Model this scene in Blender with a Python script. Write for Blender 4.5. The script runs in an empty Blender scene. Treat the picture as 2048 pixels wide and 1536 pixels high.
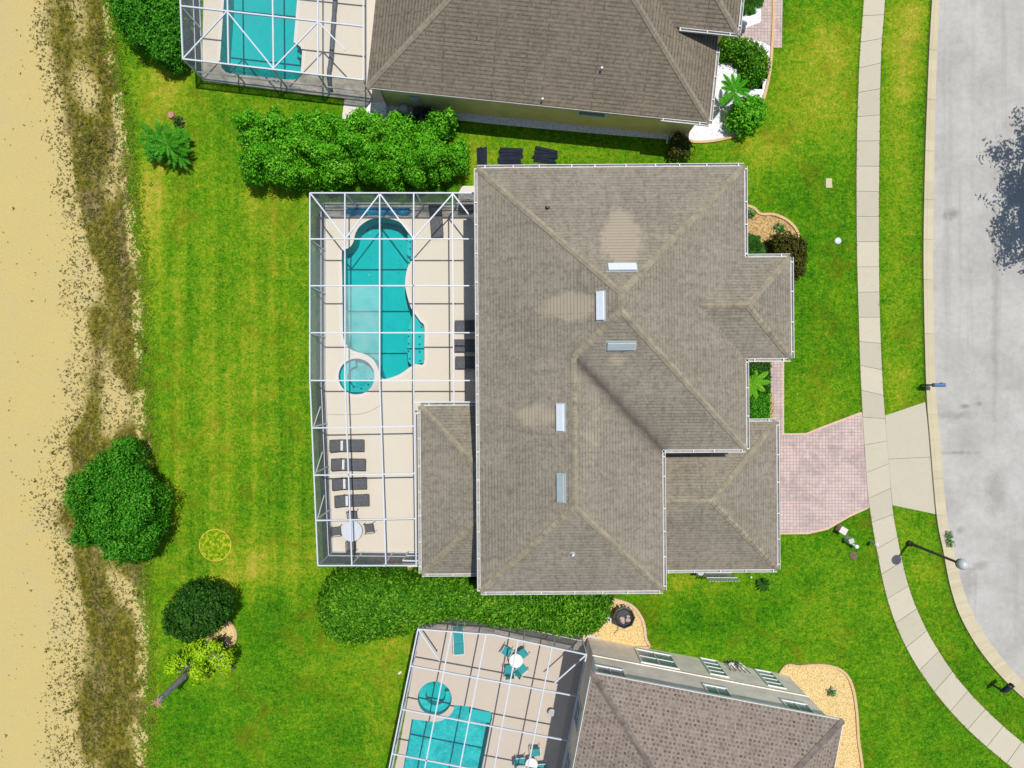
import bpy, bmesh, math, random
import numpy as np
from mathutils import Vector, noise, geometry
R = math.radians
S = bpy.context.scene
C = S.collection
random.seed(7); rng = np.random.default_rng(7)

# ------------------------------------------------------------------ camera, sky, sun, exposure
CAM_H, PPM = 41.8, 34.0                       # drone height (m) and photo pixels per metre on the ground
cd = bpy.data.cameras.new('camera'); cam = bpy.data.objects.new('camera', cd); C.objects.link(cam)
cam.location = (0, 0, CAM_H); cam.rotation_euler = (0, 0, 0)
cd.sensor_fit = 'HORIZONTAL'; cd.angle = 2*math.atan(1024/PPM/CAM_H); cd.clip_end = 2000
S.camera = cam
SUN_D = Vector((-0.158, -0.2005, -1.0)).normalized()
w = bpy.data.worlds.new('World'); S.world = w; w.use_nodes = True
_nt = w.node_tree; _bg = _nt.nodes['Background']
_sky = _nt.nodes.new('ShaderNodeTexSky'); _sky.sky_type = 'NISHITA'; _sky.sun_disc = False
_sky.sun_elevation = R(75.7); _sky.sun_rotation = R(38.2)
_nt.links.new(_sky.outputs[0], _bg.inputs[0]); _bg.inputs[1].default_value = 0.115
sl = bpy.data.lights.new('sun', 'SUN'); so = bpy.data.objects.new('sun', sl); C.objects.link(so)
sl.energy = 4.5; sl.angle = R(0.5); sl.color = (1.0, 0.95, 0.87)
so.location = (20, 25, 60); so.rotation_euler = SUN_D.to_track_quat('-Z', 'Y').to_euler()
S.view_settings.view_transform = 'Standard'; S.view_settings.look = 'None'
S.view_settings.exposure = 0.0; S.view_settings.gamma = 1.0

# ------------------------------------------------------------------ helpers
def P(px, py, z=0.0):
    """plan point (metres) of a photo pixel whose surface lies at height z"""
    k = (CAM_H - z)/CAM_H/PPM
    return Vector(((px-1024)*k, -(py-768)*k, z))
def tag(o, label=None, cat=None, group=None, kind=None):
    if label: o['label'] = label
    if cat: o['category'] = cat
    if group: o['group'] = group
    if kind: o['kind'] = kind
    return o
def empty(name, loc, label, cat, group=None):
    o = bpy.data.objects.new(name, None); C.objects.link(o); o.location = loc
    o.empty_display_size = 0.3
    return tag(o, label, cat, group)
def org(o):
    v = Vector((0, 0, 0))
    while o is not None:
        v = v + o.location; o = o.parent
    return v
def kids(o): return [c for c in bpy.data.objects if c.parent == o]
def copy_tree(o, parent=None):
    c = o.copy(); C.objects.link(c)
    if parent is not None: c.parent = parent
    for ch in kids(o): copy_tree(ch, c)
    return c
def link_mesh(name, me, m, parent=None, smooth=False):
    o = bpy.data.objects.new(name, me); C.objects.link(o)
    if m is not None: me.materials.append(m)
    if smooth: me.shade_smooth()
    if parent is not None: o.parent = parent
    return o
class MB:
    def __init__(s): s.v = []; s.f = []
    def add(s, vs, fs):
        n = len(s.v); s.v += [Vector(a) for a in vs]; s.f += [[i+n for i in f] for f in fs]; return s
    def bar(s, a, b, w=.1, h=.1, up=(0, 0, 1)):
        a, b, up = Vector(a), Vector(b), Vector(up); d = (b-a)
        if d.length < 1e-6: return s
        d.normalize(); x = d.cross(up)
        if x.length < 1e-3: x = d.cross(Vector((1, 0, 0)))
        x.normalize(); y = x.cross(d).normalized()
        vs = [p + x*sx*w/2 + y*sy*h/2 for p in (a, b) for sx, sy in ((-1, -1), (1, -1), (1, 1), (-1, 1))]
        return s.add(vs, [(0, 1, 2, 3), (7, 6, 5, 4), (0, 4, 5, 1), (1, 5, 6, 2), (2, 6, 7, 3), (3, 7, 4, 0)])
    def box(s, c, size, rz=0.0):
        c = Vector(c); x = Vector((math.cos(rz), math.sin(rz), 0))*size[0]/2
        return s.bar(c-x, c+x, size[1], size[2])
    def tube(s, pts, r, n=8, cap=True):
        pts = [Vector(p) for p in pts]; rings = []; base = len(s.v)
        rs = r if isinstance(r, (list, tuple)) else [r]*len(pts)
        for i, p in enumerate(pts):
            d = (pts[min(i+1, len(pts)-1)] - pts[max(i-1, 0)]).normalized()
            x = d.cross(Vector((0, 0, 1)))
            if x.length < 1e-3: x = Vector((1, 0, 0))
            x.normalize(); y = x.cross(d)
            rings.append([p + (x*math.cos(2*math.pi*k/n) + y*math.sin(2*math.pi*k/n))*rs[i] for k in range(n)])
        vs = [v for q in rings for v in q]
        fs = [(i*n+k, i*n+(k+1) % n, (i+1)*n+(k+1) % n, (i+1)*n+k) for i in range(len(pts)-1) for k in range(n)]
        if cap: fs += [tuple(range(n))[::-1], tuple((len(pts)-1)*n+k for k in range(n))]
        return s.add(vs, fs)
    def cyl(s, c, r, h, n=24, r2=None):
        c = Vector(c); r2 = r if r2 is None else r2
        vs = [c+Vector((q*math.cos(2*math.pi*k/n), q*math.sin(2*math.pi*k/n), z)) for q, z in ((r, 0), (r2, h)) for k in range(n)]
        return s.add(vs, [(k, (k+1) % n, n+(k+1) % n, n+k) for k in range(n)] + [tuple(range(n))[::-1], tuple(range(n, 2*n))])
    def lathe(s, c, prof, n=20):
        c = Vector(c); vs = []; fs = []
        for q, z in prof: vs += [c+Vector((q*math.cos(2*math.pi*k/n), q*math.sin(2*math.pi*k/n), z)) for k in range(n)]
        for i in range(len(prof)-1): fs += [(i*n+k, i*n+(k+1) % n, (i+1)*n+(k+1) % n, (i+1)*n+k) for k in range(n)]
        fs += [tuple(range(n))[::-1], tuple((len(prof)-1)*n+k for k in range(n))]
        return s.add(vs, fs)
    def prism(s, pts, z0, z1):
        n = len(pts); vs = [(p[0], p[1], z) for z in (z0, z1) for p in pts]
        return s.add(vs, [tuple(range(n))[::-1], tuple(range(n, 2*n))] + [(k, (k+1) % n, n+(k+1) % n, n+k) for k in range(n)])
    def quad(s, *ps): return s.add(ps, [tuple(range(len(ps)))])
    def build(s, name, m, parent=None, smooth=False, bevel=0):
        og = org(parent) if parent is not None else Vector((0, 0, 0))
        me = bpy.data.meshes.new(name); me.from_pydata([v-og for v in s.v], [], s.f); me.update()
        bm = bmesh.new(); bm.from_mesh(me); bmesh.ops.recalc_face_normals(bm, faces=bm.faces); bm.to_mesh(me); bm.free()
        o = link_mesh(name, me, m, parent, smooth)
        if bevel:
            b = o.modifiers.new('bevel', 'BEVEL'); b.width = bevel; b.segments = 2
        return o
def sheet(name, outer, z, m, holes=(), parent=None, thick=0.0):
    """flat area with holes, optionally with a skirt going down"""
    bm = bmesh.new(); loops = []
    for lp in [outer]+list(holes):
        vs = [bm.verts.new((p[0], p[1], z)) for p in lp]
        es = [bm.edges.new((vs[i], vs[(i+1) % len(vs)])) for i in range(len(vs))]; loops.append((vs, es))
    bmesh.ops.triangle_fill(bm, use_beauty=True, use_dissolve=False, edges=[e for l in loops for e in l[1]])
    for f in bm.faces:
        f.normal_update()
        if f.normal.z < 0: f.normal_flip()
    if thick:
        for vs, es in loops[:1]:
            lo = [bm.verts.new((v.co.x, v.co.y, z-thick)) for v in vs]
            for i in range(len(vs)): bm.faces.new((vs[i], lo[i], lo[(i+1) % len(vs)], vs[(i+1) % len(vs)]))
    if parent is not None:
        og = org(parent)
        for v in bm.verts: v.co -= og
    me = bpy.data.meshes.new(name); bm.to_mesh(me); bm.free()
    return link_mesh(name, me, m, parent)
def smooth_loop(pts, k=6):
    n = len(pts); out = []
    for i in range(n):
        p0, p1, p2, p3 = [np.array(pts[(i+j) % n][:2], float) for j in (-1, 0, 1, 2)]
        for q in range(k):
            t = q/k
            out.append(tuple(0.5*((2*p1)+(-p0+p2)*t+(2*p0-5*p1+4*p2-p3)*t*t+(-p0+3*p1-3*p2+p3)*t**3)))
    return out
def smooth_line(pts, k=8):
    p = [np.array(a, float) for a in pts]; p = [2*p[0]-p[1]]+p+[2*p[-1]-p[-2]]; out = []
    for i in range(1, len(p)-2):
        p0, p1, p2, p3 = p[i-1:i+3]
        for q in range(k):
            t = q/k
            out.append(0.5*((2*p1)+(-p0+p2)*t+(2*p0-5*p1+4*p2-p3)*t*t+(-p0+3*p1-3*p2+p3)*t**3))
    out.append(p[-2]); return out
def inside(x, y, poly):
    r = False; n = len(poly)
    for i in range(n):
        x1, y1 = poly[i][:2]; x2, y2 = poly[(i+1) % n][:2]
        if (y1 > y) != (y2 > y) and x < (x2-x1)*(y-y1)/(y2-y1)+x1: r = not r
    return r
def edge_dist(x, y, poly):
    d = 1e9; n = len(poly)
    for i in range(n):
        x1, y1 = poly[i][:2]; x2, y2 = poly[(i+1) % n][:2]
        dx, dy = x2-x1, y2-y1; t = max(0, min(1, ((x-x1)*dx+(y-y1)*dy)/(dx*dx+dy*dy+1e-12)))
        d = min(d, math.hypot(x-x1-t*dx, y-y1-t*dy))
    return d
def sst(a, b, x): t = max(0, min(1, (x-a)/(b-a))); return t*t*(3-2*t)

# ------------------------------------------------------------------ material helpers
def nd(nt, typ, **kw):
    n = nt.nodes.new(typ)
    for k, v in kw.items():
        k2 = k.replace('_', ' ')
        if k.startswith('a_'): setattr(n, k[2:], v); continue
        sk = n.inputs[k2]
        if hasattr(v, 'is_output'): nt.links.new(v, sk)
        else: sk.default_value = v
    return n
def mth(nt, op, a, b=0.0, clamp=False):
    n = nt.nodes.new('ShaderNodeMath'); n.operation = op; n.use_clamp = clamp
    for i, v in enumerate((a, b)):
        if hasattr(v, 'is_output'): nt.links.new(v, n.inputs[i])
        else: n.inputs[i].default_value = v
    return n.outputs[0]
def ramp(nt, fac, stops, interp='LINEAR'):
    n = nt.nodes.new('ShaderNodeValToRGB'); nt.links.new(fac, n.inputs[0]); cr = n.color_ramp; cr.interpolation = interp
    while len(cr.elements) < len(stops): cr.elements.new(0.5)
    for e, (p, c) in zip(cr.elements, stops):
        e.position = p; e.color = (c, c, c, 1) if isinstance(c, (int, float)) else (*c, 1)
    return n.outputs[0]
def mixc(nt, fac, a, b, blend='MIX'):
    n = nt.nodes.new('ShaderNodeMix'); n.data_type = 'RGBA'; n.blend_type = blend
    for i, v in ((0, fac), (6, a), (7, b)):
        if hasattr(v, 'is_output'): nt.links.new(v, n.inputs[i])
        elif i == 0: n.inputs[0].default_value = v
        else: n.inputs[i].default_value = (*v, 1)
    return n.outputs[2]
def coords(nt): return nt.nodes.new('ShaderNodeNewGeometry').outputs['Position']
def objco(nt): return nt.nodes.new('ShaderNodeTexCoord').outputs['Object']
def nz(nt, vec, scale, detail=4, rough=.6, dist=0.0):
    return nd(nt, 'ShaderNodeTexNoise', Vector=vec, Scale=scale, Detail=detail, Roughness=rough, Distortion=dist).outputs['Fac']
def scaled(nt, vec, sc):
    n = nt.nodes.new('ShaderNodeMapping'); nt.links.new(vec, n.inputs[0]); n.inputs['Scale'].default_value = sc; return n.outputs[0]
def attr(nt, name):
    n = nt.nodes.new('ShaderNodeAttribute'); n.attribute_name = name; return n.outputs['Fac']
def bump(nt, h, strength=.3, dist=.02):
    return nd(nt, 'ShaderNodeBump', Height=h, Strength=strength, Distance=dist).outputs[0]
def material(name, fn, rough=.8, spec=.3):
    m = bpy.data.materials.new(name); m.use_nodes = True; nt = m.node_tree; b = nt.nodes['Principled BSDF']
    b.inputs['Roughness'].default_value = rough; b.inputs['Specular IOR Level'].default_value = spec
    col = fn(nt, b)
    if col is not None:
        if hasattr(col, 'is_output'): nt.links.new(col, b.inputs['Base Color'])
        else: b.inputs['Base Color'].default_value = (*col, 1)
    return m
def plain(name, col, rough=.6, spec=.4, metal=0.0, var=.12, sc=6.0):
    def fn(nt, b):
        b.inputs['Metallic'].default_value = metal
        f = nz(nt, objco(nt), sc, 5, .65)
        return mixc(nt, ramp(nt, f, [(.3, 0), (.7, 1)]), tuple(c*(1-var) for c in col), tuple(min(1, c*(1+var)) for c in col))
    return material(name, fn, rough, spec)

# ---- ground materials
def f_lawn(nt, b):
    p = coords(nt)
    n1 = nz(nt, p, .16, 3, .6); n2 = nz(nt, p, .8, 4, .65, .6); n3 = nz(nt, p, 3.2, 4, .75); n4 = nz(nt, p, 8, 3, .85)
    st = nz(nt, scaled(nt, p, (1.15, .03, 1)), 1.0, 3, .6)
    f = mth(nt, 'ADD', mth(nt, 'MULTIPLY', attr(nt, 'dry'), .8), .355)
    for n, k in ((n1, .3), (n2, .6), (n3, 1.05), (n4, 1.5)):
        f = mth(nt, 'ADD', f, mth(nt, 'MULTIPLY', mth(nt, 'SUBTRACT', n, .5), k))
    f = mth(nt, 'ADD', f, mth(nt, 'MULTIPLY', mth(nt, 'MULTIPLY', mth(nt, 'SUBTRACT', st, .5), attr(nt, 'mow')), .9))
    c = ramp(nt, f, [(0, (.01, .06, .002)), (.25, (.03, .14, .003)), (.45, (.07, .2, .004)), (.62, (.145, .25, .007)), (.79, (.26, .27, .018)), (1, (.42, .33, .07))])
    sp = mth(nt, 'MULTIPLY', ramp(nt, nz(nt, p, 5.5, 4, .85), [(.5, 0), (.66, 1)]), ramp(nt, nz(nt, p, .7, 4, .7), [(.38, .12), (.66, .75)])); sp = mth(nt, 'MULTIPLY', sp, mth(nt, 'ADD', mth(nt, 'MULTIPLY', attr(nt, 'dry'), 4.5), .65), True)
    c = mixc(nt, sp, c, (.28, .265, .02))
    br = nz(nt, p, .45, 4, .7, .8)
    c = mixc(nt, mth(nt, 'MULTIPLY', ramp(nt, br, [(.52, 0), (.72, 1)]), .5), c, (.12, .10, .005))
    nt.links.new(bump(nt, n4, .9, .06), b.inputs['Normal']); return c
M = {}
M['lawn'] = material('lawn_grass', f_lawn, 1.0, .05)
def f_dirt(nt, b):
    p = coords(nt); wd = attr(nt, 'weed')
    n1 = nz(nt, p, 1.1, 5, .7, .4); n2 = nz(nt, p, 6, 5, .75); n3 = nz(nt, scaled(nt, p, (1, .55, 1)), 3.2, 5, .7); n4 = nz(nt, p, 20, 3, .8)
    s = mixc(nt, nz(nt, p, .5, 4), (.525, .43, .16), (.475, .4, .19))
    s = mixc(nt, ramp(nt, n4, [(.3, .6), (.75, 0)]), s, (.36, .28, .11)); s = mixc(nt, mth(nt, 'MULTIPLY', ramp(nt, nz(nt, p, .28, 4, .65, .5), [(.5, 0), (.72, 1)]), .45), s, (.40, .35, .2))
    s = mixc(nt, mth(nt, 'MULTIPLY', ramp(nt, n2, [(.62, 0), (.72, 1)]), .35), s, (.2, .15, .07))
    wm = mth(nt, 'ADD', mth(nt, 'ADD', mth(nt, 'MULTIPLY', n1, .5), mth(nt, 'MULTIPLY', n2, .75)), mth(nt, 'MULTIPLY', wd, 1.0))
    wm = mth(nt, 'MULTIPLY', mth(nt, 'SUBTRACT', wm, 1.09), 4.5, True)
    k = mth(nt, 'ADD', mth(nt, 'MULTIPLY', n3, .6), mth(nt, 'MULTIPLY', n2, .45))
    wc = ramp(nt, k, [(.33, (.03, .035, .004)), (.47, (.085, .09, .008)), (.57, (.16, .14, .02)), (.66, (.28, .21, .08)), (.76, (.42, .33, .16))])
    wb = ramp(nt, k, [(.33, (.045, .04, .012)), (.47, (.12, .095, .035)), (.57, (.2, .155, .08)), (.66, (.33, .26, .14)), (.76, (.45, .36, .2))])
    wc = mixc(nt, ramp(nt, nz(nt, scaled(nt, p, (1, .45, 1)), .55, 4, .65, .5), [(.5, 0), (.66, .85)]), wc, wb)
    nt.links.new(bump(nt, n2, .8, .06), b.inputs['Normal'])
    return mixc(nt, wm, s, wc)
M['dirt'] = material('sandy_dirt', f_dirt, 1.0, .05)
def f_road(nt, b):
    p = coords(nt)
    n1 = nz(nt, scaled(nt, p, (1.4, .06, 1)), 1.0, 4, .6); n2 = nz(nt, p, .35, 5, .65, .5); n3 = nz(nt, p, 28, 3, .8); n4 = nz(nt, p, 1.7, 6, .75, 1.0)
    c = ramp(nt, mth(nt, 'ADD', mth(nt, 'MULTIPLY', n2, .6), mth(nt, 'MULTIPLY', nz(nt, p, 2.6, 5, .8), .4)), [(.38, (.29, .28, .262)), (.62, (.40, .395, .375))])
    c = mixc(nt, ramp(nt, n1, [(.56, 0), (.72, .38)]), c, (.2, .19, .18))
    c = mixc(nt, mth(nt, 'MULTIPLY', ramp(nt, n4, [(.6, 0), (.72, 1)]), .35), c, (.22, .2, .17))
    c = mixc(nt, mth(nt, 'MULTIPLY', n3, .25), c, (.45, .445, .42))
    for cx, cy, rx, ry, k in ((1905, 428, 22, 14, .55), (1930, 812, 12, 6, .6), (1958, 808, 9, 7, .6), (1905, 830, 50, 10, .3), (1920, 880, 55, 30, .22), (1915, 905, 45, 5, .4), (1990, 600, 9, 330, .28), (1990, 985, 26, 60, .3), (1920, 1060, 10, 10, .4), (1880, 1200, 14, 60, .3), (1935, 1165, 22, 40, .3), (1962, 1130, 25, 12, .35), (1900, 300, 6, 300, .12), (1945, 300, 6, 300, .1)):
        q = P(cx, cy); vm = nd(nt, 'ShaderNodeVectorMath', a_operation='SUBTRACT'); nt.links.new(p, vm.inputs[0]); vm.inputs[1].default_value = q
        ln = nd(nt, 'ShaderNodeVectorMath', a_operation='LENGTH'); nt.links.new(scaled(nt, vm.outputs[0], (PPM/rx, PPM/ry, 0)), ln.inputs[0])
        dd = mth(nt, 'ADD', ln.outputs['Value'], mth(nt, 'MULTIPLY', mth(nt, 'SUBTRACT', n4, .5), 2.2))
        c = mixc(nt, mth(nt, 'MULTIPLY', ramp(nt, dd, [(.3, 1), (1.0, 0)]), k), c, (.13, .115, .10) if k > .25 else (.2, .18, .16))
    v = nd(nt, 'ShaderNodeTexVoronoi', Vector=nd(nt, 'ShaderNodeVectorMath', a_operation='ADD').outputs[0], Scale=.22, a_feature='DISTANCE_TO_EDGE')
    va = v.inputs['Vector'].links[0].from_node; nt.links.new(p, va.inputs[0])
    dn = nd(nt, 'ShaderNodeTexNoise', Vector=p, Scale=.7, Detail=5); nt.links.new(dn.outputs['Color'], va.inputs[1])
    c = mixc(nt, mth(nt, 'MULTIPLY', ramp(nt, v.outputs[0], [(0, 1), (.004, 0)]), .14), c, (.13, .12, .11))
    nt.links.new(bump(nt, n3, .3, .01), b.inputs['Normal']); return c
M['road'] = material('worn_asphalt', f_road, .95, .15)
def f_conc(c0, c1, c2):
    def fn(nt, b):
        p = coords(nt); ri = nt.nodes.new('ShaderNodeNewGeometry').outputs['Random Per Island']
        n1 = nz(nt, p, .8, 5, .7, .4); n2 = nz(nt, p, 25, 3, .8); n3 = nz(nt, p, 3.5, 6, .75, .5)
        c = mixc(nt, n1, c0, c1); c = mixc(nt, mth(nt, 'MULTIPLY', ri, .35), c, c2)
        c = mixc(nt, mth(nt, 'MULTIPLY', ramp(nt, n3, [(.55, 0), (.75, 1)]), .4), c, c2)
        c = mixc(nt, mth(nt, 'MULTIPLY', n2, .12), c, (.2, .18, .15))
        nt.links.new(bump(nt, n2, .2, .01), b.inputs['Normal']); return c
    return fn
M['walk'] = material('sidewalk_concrete', f_conc((.46, .42, .31), (.51, .475, .38), (.28, .265, .225)), .95, .15)
M['kerb'] = material('kerb_concrete', f_conc((.47, .42, .28), (.51, .46, .33), (.33, .29, .19)), .95, .15)
M['deck'] = material('cool_deck', f_conc((.56, .515, .43), (.59, .55, .48), (.52, .465, .375)), .9, .2)
M['tandeck'] = material('tan_deck', f_conc((.49, .425, .36), (.52, .455, .39), (.45, .38, .31)), .9, .2)
M['pad'] = material('pale_pad', f_conc((.6, .56, .5), (.66, .62, .57), (.5, .45, .4)), .9, .2)
M['joint'] = plain('dark_joint', (.2, .18, .145), .95, .1)
def f_paver(nt, b):
    p = coords(nt); bt = nd(nt, 'ShaderNodeTexBrick', Vector=p, Scale=1.0, Mortar_Size=.018, Brick_Width=.19, Row_Height=.19, Bias=0.0, Color1=(.535, .395, .36, 1), Color2=(.43, .35, .335, 1), Mortar=(.27, .22, .205, 1))
    bt.offset = .0; bt.offset_frequency = 2
    n1 = nz(nt, p, .55, 6, .75, .6); n2 = nz(nt, p, 5, 4, .7)
    c = mixc(nt, mth(nt, 'MULTIPLY', n2, .3), bt.outputs['Color'], (.56, .45, .43))
    c = mixc(nt, mth(nt, 'MULTIPLY', ramp(nt, mth(nt, 'ADD', mth(nt, 'MULTIPLY', n1, .6), mth(nt, 'MULTIPLY', nz(nt, p, 2.2, 5, .8), .4)), [(.46, 0), (.6, 1)]), .6), c, (.23, .185, .185))
    nt.links.new(bump(nt, bt.outputs['Fac'], -.4, .01), b.inputs['Normal']); return c
M['paver'] = material('pink_pavers', f_paver, .9, .2)
def f_gravel(a, bcol, d, sc=15.0):
    def fn(nt, b):
        p = coords(nt); v = nd(nt, 'ShaderNodeTexVoronoi', Vector=p, Scale=sc); n = nz(nt, p, 1.2, 5, .7)
        k = nd(nt, 'ShaderNodeSeparateColor', Color=v.outputs['Color']).outputs[0]
        c = mixc(nt, k, a, bcol); c = mixc(nt, ramp(nt, v.outputs['Distance'], [(.35, 0), (.75, .8)]), c, d)
        c = mixc(nt, mth(nt, 'MULTIPLY', ramp(nt, n, [(.55, 0), (.75, 1)]), .35), c, d)
        nt.links.new(bump(nt, v.outputs['Distance'], -.8, .04), b.inputs['Normal']); return c
    return fn
M['wgravel'] = material('white_gravel', f_gravel((.72, .73, .76), (.85, .86, .88), (.42, .43, .46)), .9, .2)
M['ygravel'] = material('yellow_gravel', f_gravel((.62, .45, .17), (.68, .55, .32), (.36, .23, .07)), .9, .2)
M['mulch'] = material('mulch', f_gravel((.55, .38, .15), (.42, .29, .15), (.2, .12, .05), 11), .95, .1)
M['edging'] = plain('bed_edging', (.52, .36, .2), .9, .1)
M['pinkedge'] = plain('pink_edging', (.55, .38, .29), .9, .1)

# ---- building materials
def f_shingle(c1, c2, mort, wid, hgt, msz, big):
    def fn(nt, b):
        uv = nt.nodes.new('ShaderNodeUVMap').outputs[0]; p = coords(nt)
        bt = nd(nt, 'ShaderNodeTexBrick', Vector=uv, Scale=1.0, Mortar_Size=msz, Brick_Width=wid, Row_Height=hgt, Bias=0.0, Color1=(*c1, 1), Color2=(*c2, 1), Mortar=(*mort, 1))
        bt.offset = .37; bt.offset_frequency = 3; bt.inputs['Mortar Smooth'].default_value = .6
        n1 = nz(nt, p, .35, 5, .7, .3); n2 = nz(nt, scaled(nt, uv, (1.6, .35, 1)), 1.5, 5, .7); n3 = nz(nt, uv, 6, 4, .85)
        c = mixc(nt, mth(nt, 'MULTIPLY', ramp(nt, n1, [(.38, 0), (.64, 1)]), big), bt.outputs['Color'], tuple(x*1.45 for x in c1))
        c = mixc(nt, mth(nt, 'MULTIPLY', ramp(nt, n2, [(.48, 0), (.72, 1)]), .55), c, tuple(x*.55 for x in c1))
        c = mixc(nt, mth(nt, 'MULTIPLY', ramp(nt, n3, [(.42, 0), (.66, 1)]), .5), c, tuple(x*1.55 for x in c1)); n5 = nz(nt, p, 4, 4, .85); c = mixc(nt, mth(nt, 'MULTIPLY', ramp(nt, n5, [(.46, 0), (.66, 1)]), .6), c, tuple(x*.5 for x in c1))
        st = attr(nt, 'stain'); sm = mth(nt, 'ADD', mth(nt, 'MULTIPLY', st, 1.5), mth(nt, 'MULTIPLY', mth(nt, 'SUBTRACT', nz(nt, p, 1.3, 5, .7, .6), .5), 1.3))
        sm = mth(nt, 'MULTIPLY', ramp(nt, sm, [(.42, 0), (.8, 1)]), ramp(nt, st, [(.05, 0), (.25, .8)])); c = mixc(nt, sm, c, mixc(nt, bt.outputs['Fac'], (.33, .285, .215), (.24, .205, .155)))
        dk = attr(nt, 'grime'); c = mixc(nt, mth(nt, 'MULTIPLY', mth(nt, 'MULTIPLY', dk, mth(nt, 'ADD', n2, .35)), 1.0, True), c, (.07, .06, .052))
        nt.links.new(bump(nt, bt.outputs['Fac'], -.5, .02), b.inputs['Normal']); return c
    return fn
M['shingle'] = material('weathered_shingle', f_shingle((.196, .175, .138), (.226, .204, .164), (.118, .106, .084), 3.3, .17, .032, .55), .95, .12)
M['shingle_t'] = material('brown_shingle', f_shingle((.155, .132, .098), (.18, .155, .118), (.065, .056, .044), 2.7, .2, .045, .4), .95, .12)
M['shingle_b'] = material('speckled_shingle', f_shingle((.2, .165, .138), (.035, .027, .024), (.24, .2, .168), .22, .2, .06, .2), .95, .12)
M['cap'] = plain('ridge_cap', (.25, .22, .16), .95, .1, var=.3, sc=2.5)
M['cap_t'] = plain('ridge_cap_brown', (.22, .19, .145), .95, .1, var=.2, sc=2.5)
M['cap_b'] = plain('ridge_cap_dark', (.16, .135, .12), .95, .1, var=.35, sc=2.5)
M['white'] = plain('white_aluminium', (.47, .51, .56), .45, .5, var=.05)
M['gutter'] = plain('white_gutter', (.5, .5, .49), .5, .4, var=.12, sc=1.5)
M['trough'] = plain('gutter_trough', (.3, .29, .27), .8, .2, var=.3)
M['stucco'] = plain('tan_stucco', (.5, .43, .3), .95, .1, var=.1, sc=1.2)
M['stucco_y'] = plain('yellow_stucco', (.78, .63, .27), .95, .1, var=.1, sc=1.2)
M['stucco_g'] = plain('grey_stucco', (.8, .71, .63), .95, .1, var=.14, sc=1.2)
M['soffit'] = plain('soffit', (.5, .48, .44), .9, .2)
M['glass'] = material('window_glass', lambda nt, b: (.15, .21, .25), .25, .6)  # pale blue base colour carries the sky's reflection
M['trim'] = plain('pale_trim', (.66, .68, .66), .7, .3, var=.06)
M['vent_w'] = plain('pale_vent_metal', (.55, .6, .66), .4, .5, var=.04)
M['vent_g'] = plain('grey_vent_metal', (.30, .36, .37), .45, .5, var=.08)
M['dark'] = plain('dark_plastic', (.03, .032, .036), .5, .4, var=.2)
M['black'] = plain('black_board', (.012, .017, .03), .8, .15, var=.3, sc=3)
M['bronze'] = plain('bronze_metal', (.045, .04, .035), .5, .4, var=.2)
M['greymetal'] = plain('grey_metal', (.36, .38, .39), .5, .5, var=.1)
M['teal'] = plain('teal_sling', (.012, .24, .265), .7, .3, var=.15)
M['sling'] = plain('charcoal_sling', (.085, .09, .10), .8, .2, var=.3, sc=9)
M['tarp'] = plain('blue_tarp', (.02, .27, .46), .4, .5, var=.55, sc=3)
M['greytarp'] = plain('grey_tarp', (.07, .085, .10), .6, .3, var=.4, sc=3)
M['bark'] = plain('grey_bark', (.25, .24, .24), .95, .1, var=.35, sc=5)
M['wood'] = plain('broken_wood', (.36, .2, .14), .9, .1, var=.35, sc=9)
M['blue'] = plain('blue_plastic', (.06, .15, .3), .5, .4, var=.2)
M['rock'] = plain('pink_rock', (.42, .3, .28), .9, .1, var=.3)
M['mh'] = plain('rusty_lid', (.13, .10, .06), .9, .1, var=.3)
M['globe'] = plain('frosted_globe', (.42, .44, .46), .35, .5, var=.06)
M['green'] = plain('pale_green_box', (.4, .46, .4), .7, .3, var=.1)
def screen(name, col, lo, hi):
    m = bpy.data.materials.new(name); m.use_nodes = True; nt = m.node_tree; nt.nodes.clear()
    out = nt.nodes.new('ShaderNodeOutputMaterial'); d = nd(nt, 'ShaderNodeBsdfDiffuse', Color=(*col, 1)); t = nd(nt, 'ShaderNodeBsdfTransparent')
    lw = nd(nt, 'ShaderNodeLayerWeight', Blend=.5)      # insect mesh: the threads close up at a grazing angle
    f = mth(nt, 'ADD', mth(nt, 'MULTIPLY', mth(nt, 'POWER', lw.outputs['Facing'], 1.25), hi-lo), lo)
    f = mth(nt, 'MULTIPLY', f, mth(nt, 'ADD', mth(nt, 'MULTIPLY', nz(nt, coords(nt), 1.3, 5, .7), 1.6), .2), True)
    mx = nd(nt, 'ShaderNodeMixShader', Fac=f); nt.links.new(t.outputs[0], mx.inputs[1]); nt.links.new(d.outputs[0], mx.inputs[2])
    nt.links.new(mx.outputs[0], out.inputs[0]); return m
M['screen'] = screen('insect_screen', (.19, .205, .235), .02, 1.0); M['screen_l'] = screen('pale_insect_screen', (.42, .45, .48), .04, 1.0)  # second mesh is paler, for most of the upper west wall
M['screen_w'] = screen('sky_reflect_screen', (.62, .7, .7), .2, .95)  # whitish sky reflection painted into these roof panels' colour and opacity
def f_basin(a, bb):
    def fn(nt, b):
        p = coords(nt); n = nz(nt, p, 1.0, 5, .75, .8); n2 = nz(nt, p, 4.5, 5, .8, 1.2)
        return mixc(nt, ramp(nt, mth(nt, 'ADD', mth(nt, 'MULTIPLY', n, .55), mth(nt, 'MULTIPLY', n2, .45)), [(.42, 0), (.68, 1)]), a, bb)
    return fn
M['basin'] = material('turquoise_plaster', f_basin((.01, .36, .372), (.02, .42, .425)), .8, .2)
M['basin_p'] = material('ripple_glint_plaster', f_basin((.01, .31, .335), (.2, .6, .6)), .8, .2)  # ripple highlights painted into the plaster as bright speckle
M['shelf'] = material('pale_plaster', f_basin((.08, .40, .41), (.13, .46, .47)), .8, .2)
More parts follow.
